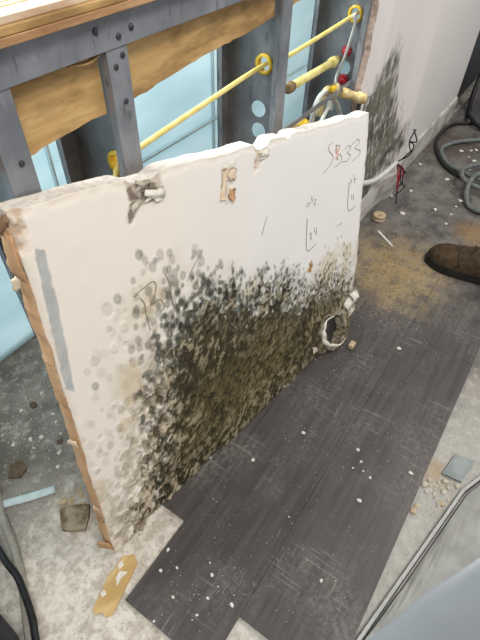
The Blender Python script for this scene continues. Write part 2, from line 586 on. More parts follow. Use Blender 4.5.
# wooden sill boards on the track
zz = 0.8475
mesh_obj('sill_board', *box(-.5, 1.25, .4445, .63, zz, zz + .0075, .0008), [MT['ply_edge']], wall_left)
mesh_obj('sill_board', *box(-.5, 1.25, .4465, .63, zz + .0078, zz + .015, .0008), [MT['ply']], wall_left)
for k, (y0, y1, zt, m) in enumerate([(.452, .476, .007, 'ply_top'), (.4775, .489, .0075, 'ply_edge'), (.4905, .520, .008, 'ply_top'), (.5215, .531, .0085, 'ply_edge'), (.5325, .60, .009, 'ply_top'), (.602, .628, .0095, 'ply_top')]):
    mesh_obj('sill_strip', *box(-.5, 1.25, y0, y1, zz + .015, zz + .015 + zt, .001), [MT[m]], wall_left)

# ---- pale blue board behind the studs
nx, nz = 90, 40
gx, gz = np.meshgrid(np.linspace(-.9, 2.55, nx), np.linspace(-.008, 1.05, nz), indexing='ij')
gy = .947 + .012 * (fbm(gx, gz, 2.4, 3, 21) - .5) + .02 * np.exp(-(gz / .05) ** 2) * 0
V = np.stack([gx, gy, gz], -1).reshape(-1, 3)
Vk = V + np.array([0, .004, 0])
n0 = len(V)
F = [(i * nz + j, (i + 1) * nz + j, (i + 1) * nz + j + 1, i * nz + j + 1) for i in range(nx - 1) for j in range(nz - 1)]
Fk = [tuple(n0 + k for k in reversed(f)) for f in F]
rim = [i * nz for i in range(nx)] + [(nx - 1) * nz + j for j in range(1, nz)] + [i * nz + nz - 1 for i in range(nx - 2, -1, -1)] + [j for j in range(nz - 2, 0, -1)]
Fr = [(rim[(k + 1) % len(rim)], rim[k], n0 + rim[k], n0 + rim[(k + 1) % len(rim)]) for k in range(len(rim))]
wall_back = mesh_obj('wall_back', np.vstack([V, Vk]), F + Fk + Fr, MT['sheet'], smooth=True)
props(wall_back, 'pale blue board wall seen between the steel studs', 'wall', kind='structure')
for x in (.62, 1.26):
    mesh_obj('board_joint', *box(x, x + .006, .936, .95, 0, 1.04, .001), [MT['seam']], wall_back)
mesh_obj('board_joint', *box(-.9, 2.55, .934, .95, .30, .306, .001), [MT['seam']], wall_back)

# ---- the wall that still has its drywall
X0, X1, ZT = 1.222, 2.53, 1.25
nx, nz = 330, 250
a, b = np.meshgrid(np.linspace(0, 1, nx), np.linspace(0, 1, nz), indexing='ij')
zz_ = b * ZT
x_ = X0 + a * (X1 - X0) + (1 - a) ** 8 * .012 * (fbm(zz_ * 0 + 3.3, zz_, 26, 3, 31) - .5) * 2
ridge = .028 * np.exp(-((x_ - 1.69) / .052) ** 2) + .007 * np.exp(-((x_ - 1.315) / .028) ** 2)  # wide ridge shaped to catch the light as a bright vertical strip
y_ = .4415 - ridge + .004 * (fbm(x_, zz_, 5, 2, 33) - .5)
mp = [(1.473, .575), (1.40, .535), (1.34, .498), (1.29, .44), (1.265, .36), (1.25, .08), (1.477, .08), (1.62, .10), (1.72, .125), (1.765, .18), (1.73, .26), (1.655, .36), (1.58, .46), (1.525, .54)]
mp = [(x * .964, 1 - (1 - z) * .964) for x, z in mp[:5]] + [(1.22, .05), (1.45, .05)] + [(x * .958, 1 - (1 - z) * .964 - .01) for x, z in mp[7:]]
d = sdist(x_, zz_, mp)
st = fbm(x_ * 3.2, zz_, 28, 4, 41); st2 = fbm(x_ * 2.2, zz_ * .8, 60, 3, 47)
mk = sst(-.02, .04, d + (st - .5) * .11)
den = np.clip(mk * (.25 + .75 * sst(.36, .56, st2 + .13 * mk)), 0, 1)
col = np.ones(x_.shape + (3,)) * nlin((222, 215, 210))
col = col * (1 - .10 * sst(1.8, 2.5, x_)[..., None])
col = col * (1 - .12 * (fbm(x_, zz_, 4, 3, 51) - .4))[..., None]
mc = nlin((84, 82, 71)) * (1 - sst(.4, .65, fbm(x_, zz_, 12, 3, 55)))[..., None] + nlin((112, 108, 95)) * sst(.4, .65, fbm(x_, zz_, 12, 3, 55))[..., None]
col = col * (1 - den[..., None]) + mc * den[..., None]
y_ = y_ - .003 * den * (st2 - .3)
V = np.stack([x_, y_, zz_], -1).reshape(-1, 3)
Vk = V.copy(); Vk[:, 1] = .4575
F = [(i * nz + j, (i + 1) * nz + j, (i + 1) * nz + j + 1, i * nz + j + 1) for i in range(nx - 1) for j in range(nz - 1)]
rim = [i * nz for i in range(nx)] + [(nx - 1) * nz + j for j in range(1, nz)] + [i * nz + nz - 1 for i in range(nx - 2, -1, -1)] + [j for j in range(nz - 2, 0, -1)]
n0 = len(V)
Vr = np.vstack([V, Vk[rim]])
m = len(rim)
Fr = [(rim[(k + 1) % m], rim[k], n0 + k, n0 + (k + 1) % m) for k in range(m)]
MT['pink_gypsum'] = speck('pinkish_cut_gypsum', (170, 148, 136), (204, 186, 174), 60, .95, 0, (1, 1, 1), .35, .65, .6, .1)
wall_right = mesh_obj('wall_right', Vr, F + Fr + [tuple(n0 + k for k in range(m))], [MT['wallpaint'], MT['pink_gypsum']], midx=[0] * len(F) + [1] * (len(Fr) + 1), smooth=True)
ca = wall_right.data.color_attributes.new('Col', 'FLOAT_COLOR', 'POINT')
cc = np.ones((len(Vr), 4), np.float32); cc[:n0, :3] = col.reshape(-1, 3); cc[n0:, :3] = nlin((190, 170, 158))
ca.data.foreach_set('color', cc.ravel())
props(wall_right, 'off-white drywall with a dark patch of mould beside its cut edge', 'wall', kind='structure')

g = Geo(); n = 40
prof = [(.4415, 0), (.4325, 0), (.4325, .075), (.4345, .092), (.4415, .1)]
Vb = []; Fb = []
for i in range(n + 1):
    x = 1.235 + (2.53 - 1.235) * i / n
    bow = .028 * math.exp(-((x - 1.69) / .052) ** 2)
    for (y, z) in prof: Vb.append((x, (y if y > .441 else y) - bow * .9, z))
k = len(prof)
for i in range(n):
    for j in range(k - 1): Fb.append((i * k + j, i * k + j + 1, (i + 1) * k + j + 1, (i + 1) * k + j))
Fb += [tuple(range(k - 1, -1, -1)), tuple(n * k + j for j in range(k))]
bb = mesh_obj('baseboard_right', Vb, Fb, MT['base'])
props(bb, 'scuffed off-white baseboard along the mouldy drywall', 'baseboard', kind='structure')

# ================================================================== the cut drywall panel
BL = np.array((.13756, .35769, 0.004)); BR = np.array((.99092, .25422, .004))
TL = np.array((.21676, .425, .71321)); TR = np.array((1.11823, .375, .51903))
panel = empty('drywall_panel', (.55, .31, 0), 'cut white drywall panel covered in dark mould, leaning on the studs', 'drywall panel')
PNRM = np.cross(BR - BL, TL - BL); PNRM /= np.linalg.norm(PNRM)


def PP(u, v):
    u = np.asarray(u, float)[..., None]; v = np.asarray(v, float)[..., None]
    return BL * (1 - u) * (1 - v) + BR * u * (1 - v) + TR * u * v + TL * (1 - u) * v


NU, NV = 620, 460
A, B = np.meshgrid(np.linspace(0, 1, NU), np.linspace(0, 1, NV), indexing='ij')
one = np.linspace(0, 1, NU); onv = np.linspace(0, 1, NV)
vT = 1 + .005 * (fbm(one, one * 0 + .5, 22, 4, 61) - .5) * 2
for (c, w, dp) in ((.205, .030, .012), (.508, .022, .018), (.60, .008, .008), (.93, .02, .006)):
    vT -= dp * np.exp(-((one - c) / w) ** 4)
vB = .012 * (fbm(one, one * 0 + 2.5, 16, 4, 63) - .3) + .03 * sst(.93, 1.0, one)
vB += .03 * sst(.68, .8, one) * (fbm(one, one * 0 + 7.5, 45, 3, 64) - .35)
vB += .03 * np.exp(-((one - .985) / .02) ** 2)
uL = .008 * (fbm(onv * 0 + .7, onv, 14, 3, 65) - .5)
uR = 1.007 + .012 * (fbm(onv * 0 + 4.7, onv, 18, 4, 67) - .5) - .012 * np.exp(-((onv - .12) / .08) ** 2)
V_ = vB[:, None] + (vT - vB)[:, None] * B
U_ = uL[None, :] + (uR - uL)[None, :] * A
S_ = U_ * .9; T_ = V_ * .62
sc = lambda P: [(p[0] * .9, p[1] * .62) for p in P]
OUT = sc([(-.05, .264), (.036, .433), (.083, .576), (.119, .689), (.156, .767), (.206, .805), (.264, .80), (.325, .745), (.395, .679), (.46, .606), (.522, .609), (.616, .562), (.685, .497), (.758, .483), (.833, .511), (.918, .481), (1.05, .464), (1.05, -.1), (-.05, -.1)])
DEN = sc([(.03, -.1), (.071, .08), (.121, .251), (.159, .436), (.209, .545), (.245, .61), (.285, .635), (.317, .645), (.393, .622), (.43, .57), (.477, .522), (.52, .54), (.555, .52), (.60, .50), (.641, .464), (.69, .40), (.74, .37), (.80, .36), (.849, .33), (.9, .29), (.938, .267), (1.05, .24), (1.05, -.1)])
dO = sdist(S_, T_, OUT); dD = sdist(S_, T_, DEN)
wob = (fbm(S_, T_, 22, 4, 71) - .5)
wt = np.clip((dD + .035) / .115, 0, 1)
D_ = sst(.40, .60, wt + (fbm(S_, T_, 75, 3, 72) - .5) * 1.5 * np.sqrt(np.maximum(4 * wt * (1 - wt), 0)) + wob * .5 * (wt > 0) * (wt < 1))
O_ = sst(0, .07, dO + wob * .05)
leftness = 1 - sst(.10, .30, U_ + .10 * (V_ - .5))
# paint
base = nlin((235, 225, 212)) * (1 - sst(.1, .6, U_))[..., None] + nlin((231, 227, 221)) * sst(.1, .6, U_)[..., None]
base = base * (1 - .05 * (fbm(S_, T_, 6, 3, 73) - .5))[..., None]
blot = sst(.52, .72, fbm(S_, T_, 30, 4, 75)) * O_ * .7 + sst(.55, .75, fbm(S_, T_, 18, 3, 77)) * .35 * sst(-.06, .06, dO)
colr = base * (1 - .45 * blot[..., None]) + nlin((176, 156, 124)) * (.45 * blot[..., None])
yel = sst(.60, .74, fbm(S_, T_, 11, 3, 79)) * sst(-.02, .04, dO) * (1 - D_) * .5
colr = colr * (1 - yel[..., None]) + nlin((196, 176, 128)) * yel[..., None]
H_ = np.zeros_like(S_)
hz = sst(-.055, .03, dD + wob * .06) * (.35 + .5 * sst(.4, .6, fbm(S_ * 1.3, T_, 70, 3, 78)))
hz = hz * (1 - .55 * leftness)
hzc = nlin((138, 136, 122)) * (1 - sst(.6, .8, U_))[..., None] + nlin((134, 124, 102)) * sst(.6, .8, U_)[..., None]
colr = colr * (1 - hz[..., None]) + hzc * hz[..., None]
# mould colonies: soft round spots, thicker towards the rotten area
rs = np.random.default_rng(5)
for k in range(5200):
    u0, v0 = rs.uniform(-.02, 1.0), rs.uniform(0, .86)
    i0 = min(NU - 1, max(0, int(u0 * (NU - 1)))); j0 = min(NV - 1, max(0, int(v0 * (NV - 1))))
    do, dd = dO[i0, j0], dD[i0, j0]
    if do < (-.05 if u0 < .2 else -.015) or dd > .05: continue
    dens = do / (do + max(-dd, 0) + .012) if do > 0 else 0.04
    if rs.random() > .14 + dens * .95: continue
    r = rs.uniform(.0040, .0088) * (1.0 if u0 < .35 else .8 if u0 < .6 else .62)
    lf = leftness[i0, j0]
    ru, rv = r * 1.7 / .9, r * 2.1 / .62
    ia, ib = int(max(0, (u0 - ru) * NU)), int(min(NU, (u0 + ru) * NU + 2)); ja, jb = int(max(0, (v0 - rv) * NV)), int(min(NV, (v0 + rv) * NV + 2))
    if ib <= ia or jb <= ja: continue
    dx = (S_[ia:ib, ja:jb] - u0 * .9); dy = (T_[ia:ib, ja:jb] - v0 * .62)
    th = .35; ex = dx * math.cos(th) + dy * math.sin(th); ey = -dx * math.sin(th) + dy * math.cos(th)
    e = np.hypot(ex, ey / rs.uniform(1.15, 1.5)) / r
    prof = 1 - sst(.55, 1.12, e)
    if lf > rs.random() * .9 + .12:
        c = nlin((170, 156, 132)); al = rs.uniform(.2, .55) * (.6 + dens)
        ring = sst(.4, .85, e) * (1 - sst(.85, 1.2, e)); prof = prof * .75 + ring * .18
        H_[ia:ib, ja:jb] += rs.uniform(-.0016, .0016) * prof
    else:
        c = nlin((62, 66, 58)) if rs.random() < .7 else nlin((84, 82, 62))
        al = rs.uniform(.25, .5) + dens * rs.uniform(.2, .6)
        core = 1 - .25 * (1 - sst(.0, .6, e)); prof = prof * core
        H_[ia:ib, ja:jb] += rs.uniform(-.0008, .0012) * prof
    w = np.clip(prof * al, 0, .95)[..., None]
    colr[ia:ib, ja:jb] = colr[ia:ib, ja:jb] * (1 - w) + c * w
# rotten area
cr, sr = math.cos(.75), math.sin(.75)
P1 = S_ * cr + T_ * sr; P2 = -S_ * sr + T_ * cr
hi = fbm(P1 * .65, P2 * 1.0, 150, 3, 81, .6); hi2 = fbm(P1 * .75, P2, 80, 4, 85, .6)
strk = fbm(S_ * 1.5, T_ * .8, 110, 3, 87, .6)
rt = sst(.62, .78, U_)
hi = hi * (1 - rt) + strk * rt
lo = fbm(S_, T_, 8, 3, 89)
dep = np.clip((dD - .01) / .16, 0, 1)
topg = 1 - sst(.0, .11, dD)
dk = nlin((88, 88, 76)) * topg[..., None] + nlin((86, 75, 48)) * (1 - topg)[..., None]
low = sst(.40, .62, lo) * .7
dk = dk * (1 - low[..., None]) + nlin((62, 54, 34)) * low[..., None]
thr = .510 + .055 * dep - .04 * rt * (1 - dep) - .04 * leftness
fl = sst(thr - .03, thr + .08, hi * .6 + hi2 * .4)
fleck = nlin((160, 148, 122)) * (1 - leftness)[..., None] + nlin((206, 188, 162)) * leftness[..., None]
pat = sst(.38, .62, fbm(S_, T_, 20, 3, 99))
fl_a = fl * (.90 - .60 * dep) * (.45 + .55 * pat)
dk = dk * (1 - fl_a[..., None]) + fleck * fl_a[..., None]
cav = sst(.47, .38, hi * .7 + hi2 * .3) * .8
dk = dk * (1 - cav[..., None]) + nlin((40, 36, 26)) * cav[..., None]
Dm = D_ * (1 - .0 * leftness)
colr = colr * (1 - Dm[..., None]) + dk * Dm[..., None]
# darker colonies sitting over the broken upper border of the rot
for k in range(2600):
    u0, v0 = rs.uniform(.12, 1.0), rs.uniform(.05, .84)
    i0 = int(u0 * (NU - 1)); j0 = int(v0 * (NV - 1))
    dd = dD[i0, j0]
    if dd < -.05 or dd > .075 or rs.random() > (.75 if u0 < .45 else .5): continue
    r = rs.uniform(.0035, .0075) * (1.0 if u0 < .4 else .75)
    ru, rv = r * 1.7 / .9, r * 2.1 / .62
    ia, ib = int(max(0, (u0 - ru) * NU)), int(min(NU, (u0 + ru) * NU + 2)); ja, jb = int(max(0, (v0 - rv) * NV)), int(min(NV, (v0 + rv) * NV + 2))
    dx = (S_[ia:ib, ja:jb] - u0 * .9); dy = (T_[ia:ib, ja:jb] - v0 * .62)
    ex = dx * .94 + dy * .34; ey = -dx * .34 + dy * .94
    e_ = np.hypot(ex, ey / rs.uniform(1.1, 1.6)) / r
    w = ((1 - sst(.6, 1.05, e_)) * rs.uniform(.3, .72))[..., None]
    c = nlin((64, 66, 57)) if dd < .02 else nlin((62, 58, 42))
    colr[ia:ib, ja:jb] = colr[ia:ib, ja:jb] * (1 - w) + c * w
    H_[ia:ib, ja:jb] += rs.uniform(-.0012, .0016) * w[..., 0]
# crumbling lower left: bare lumps
cl = sst(-.055, .0, dD + wob * .05) * (1 - sst(.01, .05, dD)) * (1 - sst(.18, .30, U_)) * (1 - sst(.42, .6, V_))
cr_ = sst(.40, .56, hi2)
colr = colr * (1 - (cl * (1 - cr_) * .6)[..., None]) + nlin((112, 97, 74)) * (cl * (1 - cr_) * .6)[..., None]  # brown shadows between the lumps, painted into the dips
H_ += D_ * ((hi - .5) * .006 + (hi2 - .5) * .009 + (fbm(S_, T_, 9, 2, 91) - .45) * .012)
H_ += cl * ((hi2 - .45) * .018 + (hi - .5) * .008)
H_ += O_ * (fbm(S_, T_, 60, 3, 93) - .5) * .003
KICK = .032 * np.exp(-((U_ - .875) / .075) ** 2) * (1 - sst(0, .24, V_)) + .010 * sst(.2, .6, U_) * (1 - sst(0, .15, V_))   # the soaked foot bulges outwards
H_ += KICK
H_ += .0012 * (fbm(S_, T_, 12, 3, 95) - .5) * 2
# torn patches along the top
def patch(poly, c1, c2, dep_, seed, soft=.003, rel=.0025, wb=.012):
    global colr, H_
    w = sst(-soft, soft, sdist(S_, T_, sc(poly)) + (fbm(S_, T_, 90, 3, seed) - .5) * wb)
    f = sst(.40, .60, fbm(S_, T_, 75, 3, seed + 1))
    c = nlin(c1) * (1 - f)[..., None] + nlin(c2) * f[..., None]
    colr = colr * (1 - w[..., None]) + c * w[..., None]
    H_ = H_ + w * (dep_ + (f - .5) * rel)
patch([(.168, 1.03), (.246, 1.03), (.236, .945), (.198, .95), (.170, .918), (.178, .96)], (132, 118, 104), (196, 184, 170), -.002, 101)
patch([(.482, 1.03), (.536, 1.03), (.522, .955), (.486, .925)], (206, 184, 168), (228, 218, 206), -.002, 104)
patch([(.385, .968), (.424, .968), (.413, .868), (.376, .883)], (214, 204, 190), (222, 214, 200), -.0003, 107)
patch([(.018, .935), (.030, .925), (.028, .82), (.016, .615), (.003, .635), (.010, .80)], (176, 176, 173), (184, 184, 181), -.0004, 110, .0012, 0, .004)
patch([(-.02, 1.02), (.02, 1.01), (.012, .93), (-.02, .92)], (186, 160, 134), (222, 208, 190), -.003, 113)
patch([(.712, .475), (.73, .50), (.745, .48), (.735, .455)], (150, 108, 50), (172, 128, 70), 0, 119, .003)
# chewed rim all round
ed = np.minimum(np.minimum(A * .9, (1 - A) * .9), np.minimum((1 - B) * .62, 1.0))
rimw = (1 - sst(.0, .012, ed + (fbm(S_, T_, 55, 3, 115) - .5) * .014)) * .7
colr = colr * (1 - rimw[..., None] * .5) + nlin((206, 188, 168)) * (rimw[..., None] * .5)
H_ -= rimw * .002
# the pipe hole and the bitten lower right corner
HC = (.855 * .9, .088 * .62); HR = .043
ang = np.arctan2(T_ - HC[1], S_ - HC[0])
hr = HR * (1 + .14 * np.sin(3 * ang + 1) + .07 * np.sin(7 * ang) + .3 * (fbm(S_, T_, 70, 2, 121) - .5))
hd = np.hypot((S_ - HC[0]) / 1.05, (T_ - HC[1]) / .92)
hole = hd < hr
hole |= np.hypot((S_ - .968 * .9) / .75, (T_ - .135 * .62)) < .012 * (1 + .3 * np.sin(4 * ang))
near_h = (1 - sst(0, .016, hd - hr)) * (1 - hole)
colr = colr * (1 - .5 * near_h[..., None]) + nlin((196, 186, 168)) * (.5 * near_h[..., None])

N3 = PNRM
FR = PP(U_, V_) + H_[..., None] * N3
TH = .030
BK = PP(U_, V_) + (KICK[..., None] - TH) * N3
idx = np.arange(NU * NV).reshape(NU, NV)
keep = ~(hole[:-1, :-1] | hole[1:, :-1] | hole[:-1, 1:] | hole[1:, 1:])
q = np.stack([idx[:-1, :-1], idx[1:, :-1], idx[1:, 1:], idx[:-1, 1:]], -1)[keep]
n0 = NU * NV
# boundary edges of the kept faces
e = np.concatenate([q[:, [0, 1]], q[:, [1, 2]], q[:, [2, 3]], q[:, [3, 0]]])
key = e.min(1).astype(np.int64) * n0 + e.max(1)
_, inv, cnt = np.unique(key, return_inverse=True, return_counts=True)
be = e[cnt[inv] == 1]
sides = np.stack([be[:, 1], be[:, 0], be[:, 0] + n0, be[:, 1] + n0], -1)
allF = np.concatenate([q, q[:, ::-1] + n0, sides])
allV = np.concatenate([FR.reshape(-1, 3), BK.reshape(-1, 3)])
off = np.array(wloc(panel))
me = bpy.data.meshes.new('board')
me.vertices.add(len(allV)); me.vertices.foreach_set('co', (allV - off).astype(np.float32).ravel())
me.loops.add(allF.size); me.loops.foreach_set('vertex_index', allF.astype(np.int32).ravel())
me.polygons.add(len(allF)); me.polygons.foreach_set('loop_start', np.arange(0, allF.size, 4, dtype=np.int32))
me.polygons.foreach_set('loop_total', np.full(len(allF), 4, np.int32))
mi = np.zeros(len(allF), np.int32); mi[len(q):2 * len(q)] = 2; mi[2 * len(q):] = 1
uvv = np.stack([U_.ravel(), V_.ravel()], -1)[sides[:, 0]]
mi[2 * len(q):][(uvv[:, 0] > .62) & (uvv[:, 1] < .35)] = 3
for mm in ('panel', 'gypsum', 'kraft', 'rotten_gypsum'): me.materials.append(MT[mm])
me.update(calc_edges=True)
me.polygons.foreach_set('material_index', mi)
sm = np.ones(len(allF), bool); sm[len(q):] = False
me.polygons.foreach_set('use_smooth', sm)
ca = me.color_attributes.new('Col', 'FLOAT_COLOR', 'POINT')
cc = np.ones((len(allV), 4), np.float32); cc[:n0, :3] = np.clip(colr, 0, 1).reshape(-1, 3); cc[n0:, :3] = .5
ca.data.foreach_set('color', cc.ravel())
board = bpy.data.objects.new('board', me); COL.objects.link(board); board.parent = panel
board['label'] = 'painted face with spreading dark mould'


def SP(u, v, off=0.0):
    """point on the panel face"""
    i = int(np.clip(round(u * (NU - 1)), 0, NU - 1)); j = int(np.clip(round(v * (NV - 1)), 0, NV - 1))
    return PP(u, v) + (H_[i, j] + off) * N3


STROKES = {
  'S': [(0.801, 0.933), (0.782, 0.924), (0.785, 0.906), (0.807, 0.881), (0.798, 0.855), (0.765, 0.834)],
  'B1': [(0.82, 0.921), (0.83, 0.859)],
  'B2': [(0.816, 0.916), (0.839, 0.911), (0.827, 0.889), (0.854, 0.867), (0.848, 0.844), (0.817, 0.835)],
  'T1': [(0.869, 0.89), (0.893, 0.898), (0.903, 0.882), (0.886, 0.872), (0.904, 0.856), (0.891, 0.839), (0.86, 0.844)],
  'T2': [(0.907, 0.894), (0.94, 0.91), (0.952, 0.889), (0.928, 0.877), (0.96, 0.859), (0.958, 0.839), (0.922, 0.828)],
  'a1': [(0.69, 0.741), (0.701, 0.752), (0.705, 0.739), (0.694, 0.737)],
  'a2': [(0.714, 0.768), (0.718, 0.744)],
  'a3': [(0.726, 0.75), (0.734, 0.749), (0.729, 0.731), (0.737, 0.729)],
  'v1': [(0.7, 0.69), (0.704, 0.566), (0.75, 0.565)],
  'x1': [(0.715, 0.628), (0.726, 0.597)],
  'x2': [(0.724, 0.626), (0.717, 0.597)],
  'x3': [(0.735, 0.639), (0.741, 0.617), (0.748, 0.619)],
  'x4': [(0.748, 0.633), (0.748, 0.601)],
  'r1': [(0.919, 0.755), (0.927, 0.732)],
  'r2': [(0.938, 0.763), (0.945, 0.725)],
  'r3': [(0.945, 0.74), (0.96, 0.739)],
  'v2': [(0.912, 0.742), (0.918, 0.62), (0.961, 0.615)],
  'e1': [(0.933, 0.677), (0.938, 0.653)],
  'e2': [(0.943, 0.676), (0.949, 0.65)],
  'd1': [(0.858, 0.578), (0.886, 0.577)],
  'p1': [(0.156, 0.755), (0.181, 0.765), (0.198, 0.768), (0.204, 0.753), (0.197, 0.728), (0.186, 0.713), (0.208, 0.715), (0.217, 0.69), (0.213, 0.679)],
  'p2': [(0.167, 0.745), (0.174, 0.726), (0.174, 0.698), (0.179, 0.648)],
  'p3': [(0.228, 0.768), (0.234, 0.735), (0.236, 0.699), (0.24, 0.667)],
  'p4': [(0.323, 0.782), (0.298, 0.751), (0.279, 0.719)],
  'p5': [(0.511, 0.729), (0.518, 0.755), (0.529, 0.779)],
}
for kname, pts in STROKES.items():
    P = smooth_path([Vector((a_, b_, 0)) for a_, b_ in pts], 5)
    P = [Vector(SP(p.x, p.y, .0009)) for p in P]
    faint = kname in ('p5', 'd1', 'a1', 'a3', 'x1', 'x2', 'r1', 'e1', 'e2', 'a2', 'r3')
    bold = kname in ('p1', 'p2', 'p3', 'v1', 'v2')
    Vs, Fs = tube(P, .0006, 5, 0)
    mesh_obj('pencil_mark', Vs, Fs, MT['pencil_dark' if bold else 'pencil'], panel)
for pts in ([(.818, .905), (.835, .862)], [(.838, .90), (.818, .87)]):
    P = [Vector(SP(a_, b_, .0008)) for a_, b_ in pts]
    Vs, Fs = tube(P, .0022, 5, 0, True, .3)
    mesh_obj('crayon_mark', Vs, Fs, MT['pencil_red'], panel)


def flap(name, uvs, mat, lift, parent=None, n=7, seed=0, thick=.0012):
    """torn paper scrap: quad (4 uv corners) bent away from the panel face; lift = heights along its length"""
    rg = random.Random(seed); Vf = []; Ff = []
    c = [np.array(p) for p in uvs]
    for s_ in (0, 1):
        for i in range(n + 1):
            t_ = i / n
            for j in range(4):
                w_ = j / 3
                p = (c[0] * (1 - w_) + c[1] * w_) * (1 - t_) + (c[3] * (1 - w_) + c[2] * w_) * t_
                k_ = t_ * (len(lift) - 1); a_ = int(min(k_, len(lift) - 2)); l_ = lift[a_] + (lift[a_ + 1] - lift[a_]) * (k_ - a_)
                jit = rg.uniform(-.004, .004) if (j in (0, 3) or i in (0, n)) and s_ == 0 else 0
                if s_ == 0: Vf.append(PP(p[0] + jit, p[1] + jit) + N3 * (l_ + .0015 + rg.uniform(0, .0012)))
                else: Vf.append(np.array(Vf[i * 4 + j]) - N3 * thick)
    m_ = 4 * (n + 1)
    for i in range(n):
        for j in range(3):
            a_ = i * 4 + j
            Ff += [(a_, a_ + 1, a_ + 5, a_ + 4), (m_ + a_ + 4, m_ + a_ + 5, m_ + a_ + 1, m_ + a_)]
        Ff += [(i * 4, i * 4 + 4, m_ + i * 4 + 4, m_ + i * 4), (i * 4 + 7, i * 4 + 3, m_ + i * 4 + 3, m_ + i * 4 + 7)]
    Ff += [(3, 2, 1, 0, m_, m_ + 1, m_ + 2, m_ + 3)[:0] or (0, 1, m_ + 1, m_), (1, 2, m_ + 2, m_ + 1), (2, 3, m_ + 3, m_ + 2)]
    e_ = n * 4
    for j in range(3): Ff.append((e_ + j + 1, e_ + j, m_ + e_ + j, m_ + e_ + j + 1))
    return mesh_obj(name, Vf, Ff, MT[mat], parent or panel, True)


# scraps of tape and torn paper by the top edge
flap('tape_remnant', [(.404, .962), (.424, .955), (.420, .925), (.402, .932)], 'kraft_light', [0, .001], seed=1)
flap('tape_remnant', [(.402, .908), (.421, .902), (.416, .872), (.399, .880)], 'kraft', [0, .001], seed=2)
flap('tape_remnant', [(.386, .966), (.400, .963), (.390, .885), (.377, .890)], 'kraft_light', [0, .0006], seed=3)
flap('torn_paper', [(.200, .975), (.238, .968), (.238, .945), (.202, .952)], 'paper', [.001, .006, .002], seed=4)
flap('torn_paper', [(.172, .955), (.196, .962), (.186, .945), (.168, .925)], 'paper_dirty', [.001, .005, .001], seed=5)
flap('torn_paper', [(.186, .995), (.214, .99), (.210, .975), (.188, .98)], 'paper_dirty', [.001, .004, .002], seed=6)
flap('torn_paper', [(.496, .985), (.528, .985), (.520, .955), (.498, .960)], 'paper', [.001, .005, .001], seed=7)
# ragged white rim around the pipe hole
P = []
rr_ = []
for k in range(17):
    w = math.radians(95 + 205 * k / 16)
    R0 = HR * (1.05 + .05 * math.sin(k * .9) + .02 * math.sin(k * 2.6))
    P.append(Vector(SP((HC[0] + R0 * 1.05 * math.cos(w)) / .9, max(.0, HC[1] + R0 * .92 * math.sin(w)) / .62, .004)))
Vs, Fs = tube(P, [.0018 + .0058 * math.sin(math.pi * i / 48) ** 2 * (1 + .25 * math.sin(i * .8)) for i in range(49)], 6, 3, True, .6)
mesh_obj('torn_rim', Vs, Fs, MT['paper'], panel, True)
flap('torn_paper', [(.925, .150), (.968, .165), (.985, .110), (.945, .085)], 'paper', [.002, .016, .008], seed=8)
flap('torn_paper', [(.955, .180), (1.0, .170), (1.0, .115), (.965, .120)], 'paper', [.004, .020, .012], seed=9)
flap('torn_paper', [(.945, .085), (.985, .090), (.985, .045), (.955, .035)], 'paper_dirty', [.002, .014, .004], seed=10)
flap('torn_paper', [(.755, .075), (.79, .055), (.80, .012), (.76, .015)], 'paper_dirty', [.002, .012, .004], seed=11)
flap('torn_paper', [(.79, .045), (.825, .020), (.83, .0), (.79, .0)], 'paper', [.004, .012, .006], seed=12)
flap('torn_paper', [(.900, .150), (.925, .135), (.93, .095), (.912, .10)], 'paper', [.002, .009, .003], seed=13)
# tan paper wrapped around the left edge, ripped near the top
def edge_strip(v0, v1, w0, w1, mat, seed, out=.0018, n=None):
    n = n or max(4, int((v1 - v0) * 70)); rg = random.Random(seed); Vf = []; Ff = []
    for i in range(n + 1):
        v = v0 + (v1 - v0) * i / n
        u = uL[int(np.clip(v * (NV - 1), 0, NV - 1))]
        p = PP(u, v); ax = (PP(0.0, v) - PP(.01, v)); ax /= np.linalg.norm(ax)
        o_ = out + rg.uniform(0, .0014)
        a_ = w0 + rg.uniform(-.0015, .0015); b_ = w1 + rg.uniform(-.0012, .0012)
        fr = p - N3 * a_; bk = p - N3 * b_
        Vf += [fr + ax * o_ * .6, (fr + bk) / 2 + ax * (o_ + .001), bk + ax * o_, bk - ax * .001, (fr + bk) / 2 - ax * .0005, fr - ax * .0005]
    for i in range(n):
        for k_ in range(6): Ff.append((i * 6 + k_, i * 6 + (k_ + 1) % 6, i * 6 + 6 + (k_ + 1) % 6, i * 6 + 6 + k_))
    Ff += [(5, 4, 3, 2, 1, 0), tuple(n * 6 + k_ for k_ in range(6))]
    return mesh_obj('edge_paper', Vf, Ff, MT[mat], panel, False)


edge_strip(.012, .47, .003, .0305, 'kraft', 21); edge_strip(.474, .69, .004, .0305, 'kraft', 22)
edge_strip(.695, .885, .003, .0305, 'kraft', 23); edge_strip(.905, .975, .005, .031, 'kraft', 24, .003)


